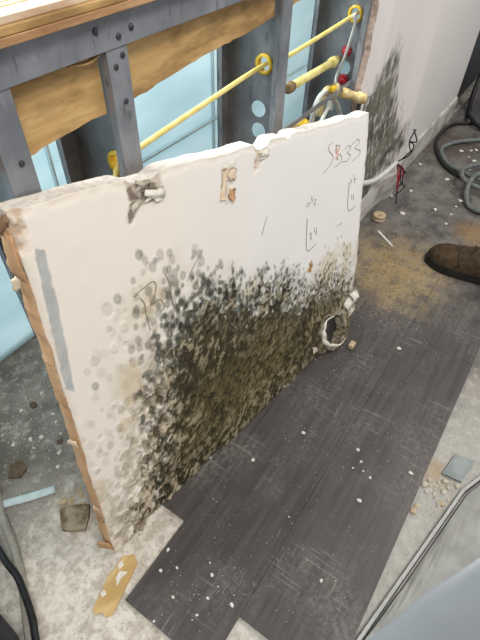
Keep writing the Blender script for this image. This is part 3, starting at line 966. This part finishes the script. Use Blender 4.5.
def scrap(name, P4, mat, parent, bend=(0, 0, 0), n=5, th=.0012, seed=0):
    """curled scrap between four world points"""
    rg = random.Random(seed); P4 = [Vector(p) for p in P4]; bend = Vector(bend); Vf = []; Ff = []
    nn = (P4[1] - P4[0]).cross(P4[3] - P4[0]).normalized()
    for s_ in (0, 1):
        for i in range(n + 1):
            for j in range(n + 1):
                a_, b_ = i / n, j / n
                p = (P4[0] * (1 - a_) + P4[1] * a_) * (1 - b_) + (P4[3] * (1 - a_) + P4[2] * a_) * b_
                p = p + bend * (4 * a_ * (1 - a_)) * (b_ * .5 + .5)
                if i in (0, n) or j in (0, n): p = p + Vector((rg.uniform(-1, 1), rg.uniform(-1, 1), rg.uniform(-1, 1))) * .0018 if s_ == 0 else p
                Vf.append(p if s_ == 0 else Vector(Vf[i * (n + 1) + j]) - nn * th)
    m_ = (n + 1) ** 2; w = n + 1
    for i in range(n):
        for j in range(n):
            a_ = i * w + j
            Ff += [(a_, a_ + w, a_ + w + 1, a_ + 1), (m_ + a_ + 1, m_ + a_ + w + 1, m_ + a_ + w, m_ + a_)]
        Ff += [(i * w + w, i * w, m_ + i * w, m_ + i * w + w), (i * w + n, i * w + w + n, m_ + i * w + w + n, m_ + i * w + n)]
        Ff += [(i, i + 1, m_ + i + 1, m_ + i), (n * w + i + 1, n * w + i, m_ + n * w + i, m_ + n * w + i + 1)]
    return mesh_obj(name, Vf, Ff, MT[mat], parent, True)


def LE(v, back=0.0, out=0.0):
    p = PP(uL[int(np.clip(v * (NV - 1), 0, NV - 1))], v); ax = PP(0.0, v) - PP(.01, v); ax /= np.linalg.norm(ax)
    return p - N3 * back + ax * out


scrap('torn_edge_paper', [LE(.880, .004, .002), LE(.965, .004, .003), LE(.955, .022, .006), LE(.875, .024, .005)], 'kraft', panel, (-.004, 0, 0), seed=31)
scrap('torn_edge_paper', [LE(.858, .018, .003), LE(.885, .018, .004), LE(.876, .030, .010), LE(.852, .028, .009)], 'kraft_light', panel, (-.002, 0, 0), seed=32)
scrap('torn_edge_paper', [LE(.985, .0, .001), LE(.998, .006, .002), LE(.975, .024, .010), LE(.960, .016, .008)], 'kraft_dark', panel, (-.003, 0, 0), seed=33)
scrap('torn_edge_paper', [LE(.895, .014, .001), LE(.912, .012, .001), LE(.905, .026, .004), LE(.885, .024, .004)], 'strip', panel, (-.002, 0, 0), seed=34)
scrap('torn_edge_paper', [LE(.46, .004, .003), LE(.482, .003, .006), LE(.487, .014, .012), LE(.462, .017, .006)], 'kraft_light', panel, (-.004, 0, 0), seed=35)
scrap('torn_edge_paper', [LE(.215, .002, .003), LE(.232, .001, .005), LE(.236, .010, .010), LE(.218, .012, .006)], 'kraft_light', panel, (-.003, 0, 0), seed=36)
scrap('torn_edge_paper', [LE(.16, .002, .003), LE(.178, .001, .005), LE(.18, .008, .008), LE(.163, .012, .005)], 'kraft_dark', panel, (-.003, 0, 0), seed=37)
scrap('torn_edge_paper', [LE(.02, .002, .001), LE(.06, .004, .004), LE(.05, .026, .016), LE(.004, .028, .012)], 'kraft', panel, (-.003, 0, 0), seed=38)

# ================================================================== pipes and fittings in the wall
def single(name, VF, mat, label, cat, group=None, smooth=True, origin=None, kind=None):
    V_s, F_s = VF
    if origin is None:
        a_ = np.array([tuple(v) for v in V_s]); origin = (float(a_[:, 0].mean()), float(a_[:, 1].mean()), float(a_[:, 2].min()))
    o = mesh_obj(name, V_s, F_s, MT[mat], None, smooth, origin)
    return props(o, label, cat, group, kind)


single('yellow_pipe', tube([(.405, .487, .575), (.418, .492, .610), (.437, .502, .638), (.47, .504, .6475), (.65, .505, .660), (.846, .506, .671), (.93, .508, .662), (1.08, .504, .669), (1.246, .501, .678), (1.30, .50, .68)], .0044, 10, 8),
       'yellow', 'long thin yellow pipe threaded through the stud holes under the plywood', 'pipe')
pp = empty('yellow_conduit', (1.09, .51, .58), 'short thick pale yellow pipe with a brown end, below the thin pipe', 'pipe')
mesh_obj('pipe_body', *tube([(.955, .503, .598), (1.235, .522, .578)], .0088, 14, 0), [MT['yellow2']], pp, True)
mesh_obj('end_cap', *lathe((.938, .5015, .5995), (.28, .019, -.02), [(0, .0075), (.001, .0112), (.018, .0118), (.021, .0104), (.024, .0098)], 16), [MT['brown_cap']], pp, True)
mesh_obj('coupling', *lathe((1.185, .5185, .5815), (.28, .019, -.02), [(0, .0098), (.001, .0122), (.022, .0122), (.023, .0098)], 16), [MT['yellow2']], pp, True)
single('white_strap', tube([(1.215, .492, .685), (1.222, .490, .66), (1.222, .497, .61), (1.222, .505, .575), (1.215, .512, .545), (1.20, .505, .525)], .0075, 8, 8, True, .4),
       'white_plastic', 'white flat strap hanging from the upper hole of the far stud', 'strap')
for (y, z, lab) in ((.508, .597, 'red plastic fitting on the far stud, behind the white strap'), (.505, .530, 'red plastic fitting on the far stud, just above the steel bar')):
    r_ = empty('red_fitting', (1.238, y, z), lab, 'fitting', 'red fittings on the far stud')
    mesh_obj('flange', *lathe((1.2455, y, z), (-1, 0, 0), [(0, .013), (.004, .013), (.006, .011), (.006, .008)], 16), [MT['red']], r_, True)
    mesh_obj('cap', *lathe((1.2395, y, z), (-1, -.3, .1), [(0, .0085), (.012, .0085), (.015, .006), (.016, .001)], 12), [MT['red']], r_, True)
    mesh_obj('tab', *box(1.226, 1.236, y - .016, y - .008, z - .004, z + .004, .001), [MT['red']], r_)
st_ = empty('brass_stub_out', (1.19, .45, .52), 'cream brass pipe stub sticking out between panel corner and wall', 'pipe fitting')
d_ = Vector((1.214, .410, .508)) - Vector((1.132, .497, .543))
mesh_obj('barrel', *lathe((1.158, .470, .532), d_, [(0, .009), (.001, .0125), (.020, .0125), (.022, .0105), (.046, .0105), (.048, .0135), (.066, .0135), (.069, .0115), (.069, .006), (.060, .005)], 18), [MT['brass']], st_, True)
mesh_obj('collar', *lathe((1.146, .482, .537), d_, [(-.006, .009), (-.005, .018), (.004, .018), (.006, .011)], 18), [MT['brass']], st_, True)
mesh_obj('elbow', *tube([(1.152, .476, .534), (1.132, .495, .540), (1.120, .500, .520), (1.118, .501, .48)], .0088, 12, 6), [MT['brass']], st_, True)
mesh_obj('ear', *box(1.108, 1.128, .470, .482, .546, .556, .002), [MT['grommet']], st_)
mesh_obj('wire_tip', *tube([(1.20, .418, .515), (1.202, .405, .528), (1.204, .40, .540)], .0012, 6, 4), [MT['metal']], st_, True)
mesh_obj('bracket', *box(1.183, 1.196, .425, .432, .47, .503, .001), [MT['screw']], st_)
single('steel_bar', box(.85, 1.244, .468, .470, .534, .546, .0006), 'metal', 'narrow horizontal steel bar bridging the last two studs', 'bar', smooth=False)
single('clear_hose', tube([(1.066, .497, .40), (1.068, .497, .47), (1.075, .496, .515), (1.10, .495, .538), (1.145, .495, .530), (1.168, .495, .505), (1.165, .495, .480)], .0062, 10, 8),
       'pale_hose', 'pale hose bent into a hook behind the panel corner', 'hose')
single('clear_hose', tube([(1.150, .488, .515), (1.11, .487, .480), (1.07, .486, .45), (1.04, .485, .42)], .0052, 8, 6),
       'pale_hose', 'thin pale hose slanting down left behind the panel corner', 'hose')
single('clear_hose', tube([(1.158, .488, .515), (1.195, .486, .48), (1.225, .486, .44), (1.23, .488, .38)], .0065, 8, 6),
       'pale_hose', 'pale hose slanting down right under the brass stub', 'hose')
yk = empty('yellow_fitting', (.99, .48, .49), 'yellow plastic fitting peeking over the panel top edge', 'fitting')
mesh_obj('knob', *lathe((.985, .49, .505), (.5, -.6, .1), [(0, .006), (.001, .014), (.008, .016), (.014, .013), (.018, .014), (.024, .009), (.024, .003)], 16), [MT['grommet']], yk, True)
mesh_obj('tail', *tube([(.985, .49, .505), (.955, .497, .507), (.93, .50, .50), (.92, .50, .45)], .0075, 10, 6), [MT['yellow2']], yk, True)

# cable and loose wires out of the mouldy wall
wc = empty('white_cable', (1.66, .41, .14), 'white cable leaving the wall with frayed red and black wires', 'cable')
mesh_obj('sheath', *tube([(1.27, .432, .245), (1.36, .416, .205), (1.45, .408, .184), (1.54, .404, .176), (1.60, .402, .176)], .0085, 10, 8), [MT['white_plastic']], wc, True)
rg = random.Random(5)
for k in range(4):
    P = [Vector((1.60, .402, .176))]
    for i in range(5):
        P.append(Vector((1.60 + rg.uniform(-.01, .06) * (i + 1) / 4, .390 - rg.uniform(0, .03), .176 + (.11 if k < 2 else -.13) * (i + 1) / 5 + rg.uniform(-.02, .02))))
    mesh_obj('black_wire', *tube(P, .0022, 6, 6), [MT['black']], wc, True)
for k in range(4):
    P = [Vector((1.61, .40, .165))]
    for i in range(6):
        w = i * 1.25 + k
        P.append(Vector((1.63 + .035 * math.cos(w), .383 + .010 * math.sin(w * 1.3), .115 + .035 * math.sin(w) - .006 * k)))
    mesh_obj('red_wire', *tube(P, .0018, 6, 6), [MT['red']], wc, True)

# ================================================================== things lying on the floor
sp = empty('wooden_spool', (1.504, .385, 0), 'small tan wooden spool lying by the baseboard', 'spool')
mesh_obj('rim', *lathe((1.504, .385, 0), (0, 0, 1), [(0, .006), (0, .022), (.005, .023), (.007, .019), (.013, .019), (.015, .023), (.021, .022), (.021, .008), (.012, .007)], 20), [MT['chip_tan']], sp, True)
mesh_obj('bore_shade', *lathe((1.504, .385, .0125), (0, 0, 1), [(0, .0068), (.001, .0068)], 16), [MT['chip_dark']], sp)  # dark disc standing in for the shade down the hole
dv = Vector((1.378, .283, 0)) - Vector((1.43, .355, 0)); dn = Vector((-dv.y, dv.x, 0)).normalized() * .0042
a_, b_ = Vector((1.43, .355, 0)), Vector((1.378, .283, 0))
Vs = [a_ - dn, a_ + dn, b_ + dn * .8, b_ - dn * .6]; Vs = [v + Vector((0, 0, .0003)) for v in Vs] + [v + Vector((0, 0, .0052)) for v in Vs]
single('wood_splinter', (Vs, [(3, 2, 1, 0), (4, 5, 6, 7), (0, 1, 5, 4), (1, 2, 6, 5), (2, 3, 7, 6), (3, 0, 4, 7)]), 'chip', 'pale thin stick lying beside the sawdust', 'stick', smooth=False)


def chip_mesh(seed, flat=.5):
    bm = bmesh.new(); bmesh.ops.create_icosphere(bm, subdivisions=1, radius=1.0)
    rg = random.Random(seed)
    for v in bm.verts:
        v.co *= rg.uniform(.65, 1.15); v.co.z *= flat
        v.co.z = max(v.co.z, -flat * .55)
    lo_ = min(v.co.z for v in bm.verts)
    for v in bm.verts: v.co.z -= lo_
    me = bpy.data.meshes.new('chip'); bm.to_mesh(me); bm.free()
    return me


CM = {}
for mname in ('chip', 'chip_tan', 'chip_dark', 'rubble'):
    CM[mname] = []
    for k in range(5):
        me = chip_mesh(50 + k, (.35, .5, .6, .25, .45)[k]); me.materials.append(MT[mname]); CM[mname].append(me)


def chips(pts, mat, label, group, name='plaster_chip', cat='chip', r=(.004, .008), z=0.0, seed=0):
    rg = random.Random(seed)
    for i, (x, y) in enumerate(pts):
        o = bpy.data.objects.new(name, rg.choice(CM[mat])); COL.objects.link(o)
        s_ = rg.uniform(*r); o.location = (x, y, z)
        o.scale = (s_ * rg.uniform(.8, 1.5), s_, s_); o.rotation_euler = (0, 0, rg.uniform(0, 6.28))
        props(o, label, cat, group)


CH = [(0.201, 0.279), (0.185, 0.244), (0.228, 0.197), (0.213, 0.181), (0.177, 0.164), (0.203, 0.16), (0.193, 0.121), (0.093, 0.222), (0.142, 0.218), (0.164, 0.266), (0.144, 0.164)]
chips(CH, 'chip', 'small white plaster chip on the front end of the dark planks', 'plaster chips on the front end of the planks', r=(.0022, .0042), seed=1)
chips([(0.392, 0.115), (0.567, 0.052), (0.506, 0.009), (0.456, 0.246), (0.581, 0.186), (0.614, 0.061), (0.591, 0.043), (0.573, 0.03), (0.567, 0.011), (0.63, -0.06), (0.322, 0.004)], 'chip', 'small white plaster chip on the middle of the dark planks', 'plaster chips on the middle of the planks', r=(.0022, .005), seed=2)
chips([(0.959, 0.096)], 'chip', 'larger white flake alone on the planks between panel and sheet', None, r=(.007, .0075), seed=3)
chips([(2.233, 0.257), (2.173, 0.248), (2.063, 0.213), (1.925, 0.266), (1.804, 0.174), (1.688, 0.177), (1.751, 0.178), (1.62, 0.174), (1.685, 0.236), (1.586, 0.327), (1.758, 0.356), (1.673, 0.40), (1.978, 0.398), (2.2, .29), (2.25, .24), (2.15, .22)], 'chip', 'white plaster chip on the far floor by the cable coil', 'plaster chips by the cable coil', r=(.005, .011), seed=4)
chips([(0.285, 0.711), (0.274, 0.688), (0.228, 0.685), (0.178, 0.72), (0.199, 0.595), (0.249, 0.782), (.31, .78), (.26, .655), (.225, .62), (.21, .70), (.29, .655)], 'chip', 'white plaster chip on the concrete left of the panel', 'plaster chips left of the panel', r=(.004, .008), z=-.010, seed=5)
chips([(0.276, 0.768), (.245, .640)], 'chip_dark', 'dark brown chip on the concrete left of the panel', 'brown chips left of the panel', 'brown_chip', r=(.008, .011), z=-.010, seed=6)
chips([(0.627, -0.095), (0.632, -0.107), (0.651, -0.119), (0.613, -0.104), (0.635, -0.135), (0.60, -0.135), (0.623, -0.149), (0.665, -0.155), (.644, -.10), (.618, -.12), (.65, -.14), (.64, -.112), (.628, -.118), (.66, -.13), (.641, -.127)], 'rubble', 'pale plaster lump in the rubble beside the metal strip', 'rubble beside the metal strip', 'plaster_lump', 'lump', r=(.004, .009), z=-.010, seed=7)
chips([(0.556, -0.094), (0.57, -0.096), (.605, -.140)], 'chip_tan', 'tan chip in the rubble beside the metal strip', 'tan rubble beside the metal strip', 'tan_chip', 'chip', r=(.007, .010), z=-.010, seed=8)
chips([(0.164, 0.515), (0.183, 0.505), (0.152, 0.526), (.172, .488), (.19, .52)], 'chip_tan', 'tan shred of paper on the concrete beside the panel edge', 'tan shreds by the panel edge', 'paper_shred', 'paper', r=(.007, .012), z=-.010, seed=9)
single('gypsum_chunk', box(.880, .902, .199, .214, .0003, .014, .002), 'chip_tan', 'tan blocky chunk lying under the pipe hole of the panel', 'chunk', smooth=False)


def prism(poly, z0, z1):
    n_ = len(poly)
    V_ = [(x, y, z0) for x, y in poly] + [(x, y, z1) for x, y in poly]
    F_ = [tuple(range(n_ - 1, -1, -1)), tuple(range(n_, 2 * n_))] + [(i, (i + 1) % n_, n_ + (i + 1) % n_, n_ + i) for i in range(n_)]
    return V_, F_


cd = empty('cardboard_strip', (.10, .33, -.01), 'tan strip of torn cardboard lying in front of the panel corner', 'cardboard')
mesh_obj('board_piece', *prism([(.046, .328), (.041, .318), (.052, .310), (.049, .300), (.058, .292), (.100, .302), (.150, .314), (.158, .330), (.143, .347), (.118, .343), (.10, .345), (.075, .336)], -.009, -.0065), [MT['card']], cd)
mesh_obj('white_residue', *prism([(.098, .318), (.112, .321), (.128, .318), (.120, .332), (.106, .329)], -.0066, -.0055), [MT['paper']], cd)
mesh_obj('white_residue', *prism([(.122, .335), (.133, .333), (.136, .342), (.126, .343)], -.0066, -.0055), [MT['paper']], cd)
mesh_obj('white_residue', *prism([(.068, .327), (.078, .325), (.08, .334), (.072, .335)], -.0066, -.0055), [MT['paper']], cd)
single('brown_block', prism([(.135, .513), (.150, .506), (.178, .472), (.160, .455), (.136, .441), (.118, .463), (.110, .479), (.122, .496)], -.012, .004), 'brown_slab', 'flat brown slab of broken board beside the panel foot', 'debris', smooth=False)
single('concrete_flake', prism([(.141, .685), (.165, .672), (.158, .648), (.135, .640), (.120, .662)], -.012, -.004), 'chip_dark', 'flat grey flake on the concrete near the left picture edge', 'debris', smooth=False)
single('grey_tile_piece', prism([(.672, -.118), (.735, -.128), (.745, -.172), (.676, -.160)], -.012, -.003), 'tile', 'flat blue-grey tile piece beside the metal strip', 'tile', smooth=False)
Vs, Fs = tube([(.02, .668, -.006), (.072, .626, -.004), (.115, .592, -.005), (.161, .560, -.006)], .0095, 8, 6, True, .25)
single('plastic_strip', (Vs, Fs), 'strip', 'pale blue plastic strip lying across the dusty concrete', 'strip')
single('beige_hose', tube([(.12, .72, 0), (.085, .650, .001), (.065, .614, .001), (.045, .56, .001), (.032, .525, .001), (.010, .48, .001), (-.014, .438, .001), (-.035, .405, .001), (-.06, .365, .001), (-.10, .31, .001)], .0085, 10, 6),
       'beige_hose', 'thick beige hose curving along the left floor', 'hose')
single('black_cable', tube([(.02, .66, .012), (.024, .60, .014), (.016, .552, .017), (.008, .51, .018), (.003, .473, .015), (-.010, .435, .015), (-.025, .398, .016), (-.042, .369, .016), (-.075, .31, .015)], .0065, 10, 6),
       'black', 'black cable curving beside the beige hose', 'cable')
# dark bag in the near left corner
bm = bmesh.new(); bmesh.ops.create_uvsphere(bm, u_segments=28, v_segments=16, radius=1.0)
for v in bm.verts:
    x, y, z = v.co
    w = 1 + .10 * math.sin(5 * math.atan2(y, x) + 2 * z) * (1 - z * z)
    v.co = Vector((-.105 + .062 * x * w, .46 + .115 * y * w, .052 + .062 * z))
Vs = [tuple(v.co) for v in bm.verts]; Fs = [[v.index for v in f.verts] for f in bm.faces]; bm.free()
single('dark_bag', (Vs, Fs), 'cabinet', 'dark rounded bag cut off at the lower left', 'bag')

# tiny crumbs nobody could count
def crumbs(name, label, cat, regions, mat, seed, sz):
    rg = np.random.default_rng(seed); V_ = []; F_ = []
    for (cx_, cy_, sx, sy, n_, zf, lim) in regions:
        for _ in range(n_):
            x, y = rg.normal(cx_, sx), rg.normal(cy_, sy)
            if lim and not (lim[0] < x < lim[1] and lim[2] < y < lim[3]): continue
            s_ = sz * rg.uniform(.5, 1.4) * (1.6 if rg.random() < .08 else 1); a_ = rg.uniform(0, 6.28); k_ = len(V_)
            for i in range(3): V_.append((x + s_ * math.cos(a_ + i * 2.1), y + s_ * math.sin(a_ + i * 2.1), zf))
            V_.append((x, y, zf + s_ * .8)); F_ += [(k_, k_ + 1, k_ + 3), (k_ + 1, k_ + 2, k_ + 3), (k_ + 2, k_, k_ + 3), (k_ + 2, k_ + 1, k_)]
    return single(name, (V_, F_), mat, label, cat, None, False, kind='stuff')


PL = (.26, 3.2, -.085, .43)
crumbs('sawdust', 'heap of fine yellow sawdust beside the boot', 'sawdust', [(1.27, .24, .11, .06, 3200, .0003, (1.02, 1.6, .0, .42)), (1.62, .08, .05, .05, 350, .0003, (1.5, 1.8, -.08, .3))], 'sawdust', 3, .0016)
crumbs('plaster_crumbs', 'scattered white plaster crumbs on the dark planks', 'plaster', [(.5, .1, .28, .12, 420, .0003, (.2, 3, -.08, .27)), (.2, .2, .06, .05, 90, .0003, (.10, .4, .105, .28)), (1.9, .25, .35, .1, 320, .0003, (1.3, 2.6, -.08, .42)), (.92, .2, .12, .04, 160, .0003, (.7, 1.2, 0, .24))], 'chip', 4, .0009)
crumbs('plaster_crumbs', 'scattered white plaster crumbs on the concrete left of the panel', 'plaster', [(.24, .68, .09, .10, 420, -.0100, (-.1, .6, .5, .93)), (.12, .48, .08, .08, 260, -.0100, (-.1, .2, .37, .62)), (.06, .28, .05, .06, 200, -.0100, (-.1, .085, .1, .33))], 'chip', 5, .0016)
crumbs('plaster_crumbs', 'scattered pale crumbs on the concrete beside the metal strip', 'plaster', [(.62, -.12, .07, .03, 260, -.0100, (.45, .8, -.2, -.09))], 'chip', 6, .0016)

# ---- boot
boot = empty('work_boot', (1.40, .02, 0), 'brown suede work boot standing on the planks', 'boot')
SECT = [  # y, half width, height, x centre
    (.166, .010, .030, 1.398), (.160, .026, .042, 1.398), (.148, .038, .052, 1.397), (.130, .046, .060, 1.396), (.105, .051, .066, 1.396),
    (.075, .052, .073, 1.397), (.045, .050, .084, 1.399), (.015, .046, .098, 1.401), (-.015, .042, .116, 1.402), (-.045, .040, .135, 1.402),
    (-.075, .039, .140, 1.402), (-.100, .036, .140, 1.402), (-.118, .028, .138, 1.402), (-.126, .012, .135, 1.402)]
Vs = []; Fs = []; n = 18
for (y, w, h, xc) in SECT:
    for k in range(n + 1):
        t_ = math.pi * k / n
        c, s_ = math.cos(t_), math.sin(t_)
        Vs.append((xc + w * math.copysign(abs(c) ** .75, c), y, .022 + (h - .022) * abs(s_) ** .8))
for i in range(len(SECT) - 1):
    for k in range(n):
        a_ = i * (n + 1) + k; Fs.append((a_, a_ + 1, a_ + n + 2, a_ + n + 1))
Fs += [tuple(range(n, -1, -1)), tuple((len(SECT) - 1) * (n + 1) + k for k in range(n + 1))]
mesh_obj('upper', Vs, Fs, MT['boot'], boot, True)
mesh_obj('shaft', *lathe((1.402, -.078, .10), (0, -.06, 1), [(0, .040), (.04, .042), (.08, .046), (.085, .048), (.085, .042), (.02, .034)], 24), [MT['boot']], boot, True)
outl = []
for (y, w, h, xc) in SECT: outl.append((xc + (w + .006), y + (.006 if y > .155 else (-.004 if y < -.12 else 0))))
for (y, w, h, xc) in reversed(SECT): outl.append((xc - (w + .006), y + (.006 if y > .155 else (-.004 if y < -.12 else 0))))
Vs, Fs = prism(outl, .0, .016); mesh_obj('sole', Vs, Fs, MT['sole'], boot)
Vs, Fs = prism([(1.399 + (x - 1.399) * .97, y * .985) for x, y in outl], .016, .025); mesh_obj('welt', Vs, Fs, MT['sole'], boot)
for k in range(4):
    y = .045 - k * .022; z = .088 + k * .013
    mesh_obj('lace', *tube([(1.372, y, z - .006), (1.40, y - .004, z + .005), (1.428, y, z - .006)], .0024, 6, 5), [MT['lace']], boot, True)
mesh_obj('toe_seam', *tube([(1.345, .062, .040), (1.36, .074, .064), (1.397, .082, .0735), (1.434, .074, .064), (1.449, .062, .040)], .0014, 6, 6), [MT['lace']], boot, True)

# ---- cables and cases at the far right
Z = .012
P3 = lambda L, z=Z, dz=0: [(x, y, z + dz * i) for i, (x, y) in enumerate(L)]
single('black_cable', tube(P3([(2.535, -.12), (2.538, .08), (2.535, .21), (2.513, .292), (2.436, .395), (2.289, .415), (2.171, .395), (2.034, .322), (1.96, .22), (1.93, .10), (1.95, -.05)], .009), .0072, 8, 6), 'black', 'black cable looping on the floor along the far baseboard', 'cable')
single('grey_hose', tube([(2.52, .02, .010), (2.44, .16, .010), (2.345, .247, .010), (2.262, .327, .010), (2.171, .365, .010), (2.106, .350, .010), (2.03, .295, .012), (1.962, .205, .028), (1.945, .13, .029), (1.95, .0, .010), (2.05, -.10, .010), (2.18, -.06, .010),
                          (2.14, .12, .022), (2.071, .180, .034), (2.014, .215, .036), (1.955, .228, .040), (1.898, .202, .036), (1.882, .130, .030), (1.90, .0, .010), (1.96, -.09, .012), (2.05, -.04, .026),
                          (2.00, .09, .030), (1.959, .152, .052), (1.912, .176, .050), (1.849, .174, .026), (1.776, .144, .010), (1.755, .09, .010), (1.77, -.05, .010), (1.80, -.25, .010)], .0092, 10, 6), 'grey_hose', 'grey hose coiled in loops on the far floor by the right picture edge', 'hose')
single('black_cable', tube([(3.0, .40, .35), (2.86, .405, .22), (2.73, .405, .08), (2.60, .375, .010), (2.50, .345, .031), (2.455, .27, .014), (2.478, .205, .011)], .010, 8, 6), 'black', 'black cable dropping from the dark cabinet to the floor', 'cable')
cb = empty('dark_cabinet', (3.0, .72, 0), 'dark charcoal cabinet standing beyond the end of the wall', 'cabinet')
mesh_obj('body', *box(2.536, 3.6, .462, 1.0, .04, 1.1, .004), [MT['cabinet']], cb)  # dark end run up to the wall, standing in for the shadow there
mesh_obj('plinth', *box(2.545, 3.58, .475, .98, 0, .04), [MT['black']], cb)
for k in range(2):
    dr = mesh_obj('door', *box(2.542 + k * .525, 3.062 + k * .525, .450, .462, .06, 1.08, .004), [MT['cabinet']], cb)
    mesh_obj('handle', *tube([(3.07 + k * .10, .451, .50), (3.07 + k * .10, .434, .51), (3.07 + k * .10, .434, .60), (3.07 + k * .10, .451, .61)], .005, 8, 4), [MT['metal']], dr, True)
gc = empty('grey_tool_case', (2.68, .16, 0), 'grey tool case at the right picture edge behind the cables', 'case')
mesh_obj('body', *box(2.56, 2.86, .0, .305, 0.0, .13, .008), [MT['grey_case']], gc)
mesh_obj('lid', *box(2.555, 2.865, -.005, .310, .134, .17, .008), [MT['grey_case']], gc)
mesh_obj('handle', *tube([(2.66, .10, .169), (2.66, .10, .20), (2.66, .20, .20), (2.66, .20, .169)], .008, 8, 3), [MT['black']], gc, True)
mesh_obj('latch', *box(2.549, 2.557, .13, .17, .11, .15, .002), [MT['metal']], gc)

# ---- metal strip and plastic-covered thing in the near right corner
ln = [(.10, -.062), (.302, -.1), (.655, -.168), (.77, -.218), (1.05, -.345)]


def ribbon(L, w0, w1, z0, z1):
    V_ = []; F_ = []
    for i, (x, y) in enumerate(L):
        p, q_ = Vector(L[max(i - 1, 0)]), Vector(L[min(i + 1, len(L) - 1)]); t_ = (q_ - p).normalized(); n_ = Vector((t_.y, -t_.x))
        for (w, z) in ((w0, z0), (w1, z0), (w1, z1), (w0, z1)): V_.append((x + n_.x * w, y + n_.y * w, z))
    for i in range(len(L) - 1):
        for k in range(4): F_.append((i * 4 + k, i * 4 + (k + 1) % 4, i * 4 + 4 + (k + 1) % 4, i * 4 + 4 + k))
    F_ += [(3, 2, 1, 0), tuple((len(L) - 1) * 4 + k for k in range(4))]
    return V_, F_


ms = empty('metal_edge_strip', (.5, -.14, -.01), 'narrow aluminium strip with a black rubber edge along the plastic sheet', 'metal strip')
mesh_obj('strip', *ribbon(ln, -.0032, .003, -.010, .004), [MT['alu']], ms)
mesh_obj('rubber_seal', *ribbon(ln, .003, .0055, -.010, .003), [MT['black']], ms)
# sheet: flat wrinkled band, then rising smoothly over a low hump towards the camera side
nx, nt = 150, 70
LN = np.array(ln); BD = np.array([(.02, -.03), (.278, -.105), (.414, -.165), (.548, -.241), (.80, -.40)])
def along(P, s): 
    dd = np.r_[0, np.cumsum(np.hypot(*np.diff(P, axis=0).T))]; dd /= dd[-1]
    return np.stack([np.interp(s, dd, P[:, 0]), np.interp(s, dd, P[:, 1])], -1)
s_ = np.linspace(0, 1, nx)
E0 = along(LN + np.array((.003, -.011)), s_); E1 = along(BD, s_)
V = []
for i in range(nx):
    a0 = E0[i]; b0 = E1[i]
    dirn = np.array((-.35, -.94))
    if np.dot(b0 - a0, dirn) < .004: b0 = a0 + dirn * .004
    for j in range(nt):
        t = j / (nt - 1)
        if t < .3:
            w = t / .3; p = a0 * (1 - w) + b0 * w
            z = -.002 + .010 * w + .006 * math.sin(w * math.pi) * (fbm(np.array(s_[i] * 1.0), np.array(w * .1), 40, 3, 131) - .3)
        else:
            w = (t - .3) / .7; p = b0 + dirn * (.26 * w)
            z = .008 + .11 * (1 - math.cos(min(1, w * 1.15) * math.pi)) / 2 + .004 * (fbm(np.array(p[0]), np.array(p[1]), 6, 2, 133) - .5)
        V.append((p[0], p[1], float(z)))
n0 = len(V)
F = [(i * nt + j, i * nt + j + 1, (i + 1) * nt + j + 1, (i + 1) * nt + j) for i in range(nx - 1) for j in range(nt - 1)]
mi = [1 if (f[0] % nt) < int(.3 * nt) else 0 for f in F]
rim = [i * nt for i in range(nx)] + [(nx - 1) * nt + j for j in range(1, nt)] + [i * nt + nt - 1 for i in range(nx - 2, -1, -1)] + [j for j in range(nt - 2, 0, -1)]
V += [(V[k][0], V[k][1], -.0095) for k in rim]
m = len(rim)
F += [(rim[k], rim[(k + 1) % m], n0 + (k + 1) % m, n0 + k) for k in range(m)]; mi += [0] * m
ps = mesh_obj('plastic_sheet', V, F, [MT['poly'], MT['fabric']], None, True, (.35, -.3, -.0095), mi)
props(ps, 'smooth blue-grey plastic cover filling the near right corner', 'plastic cover')
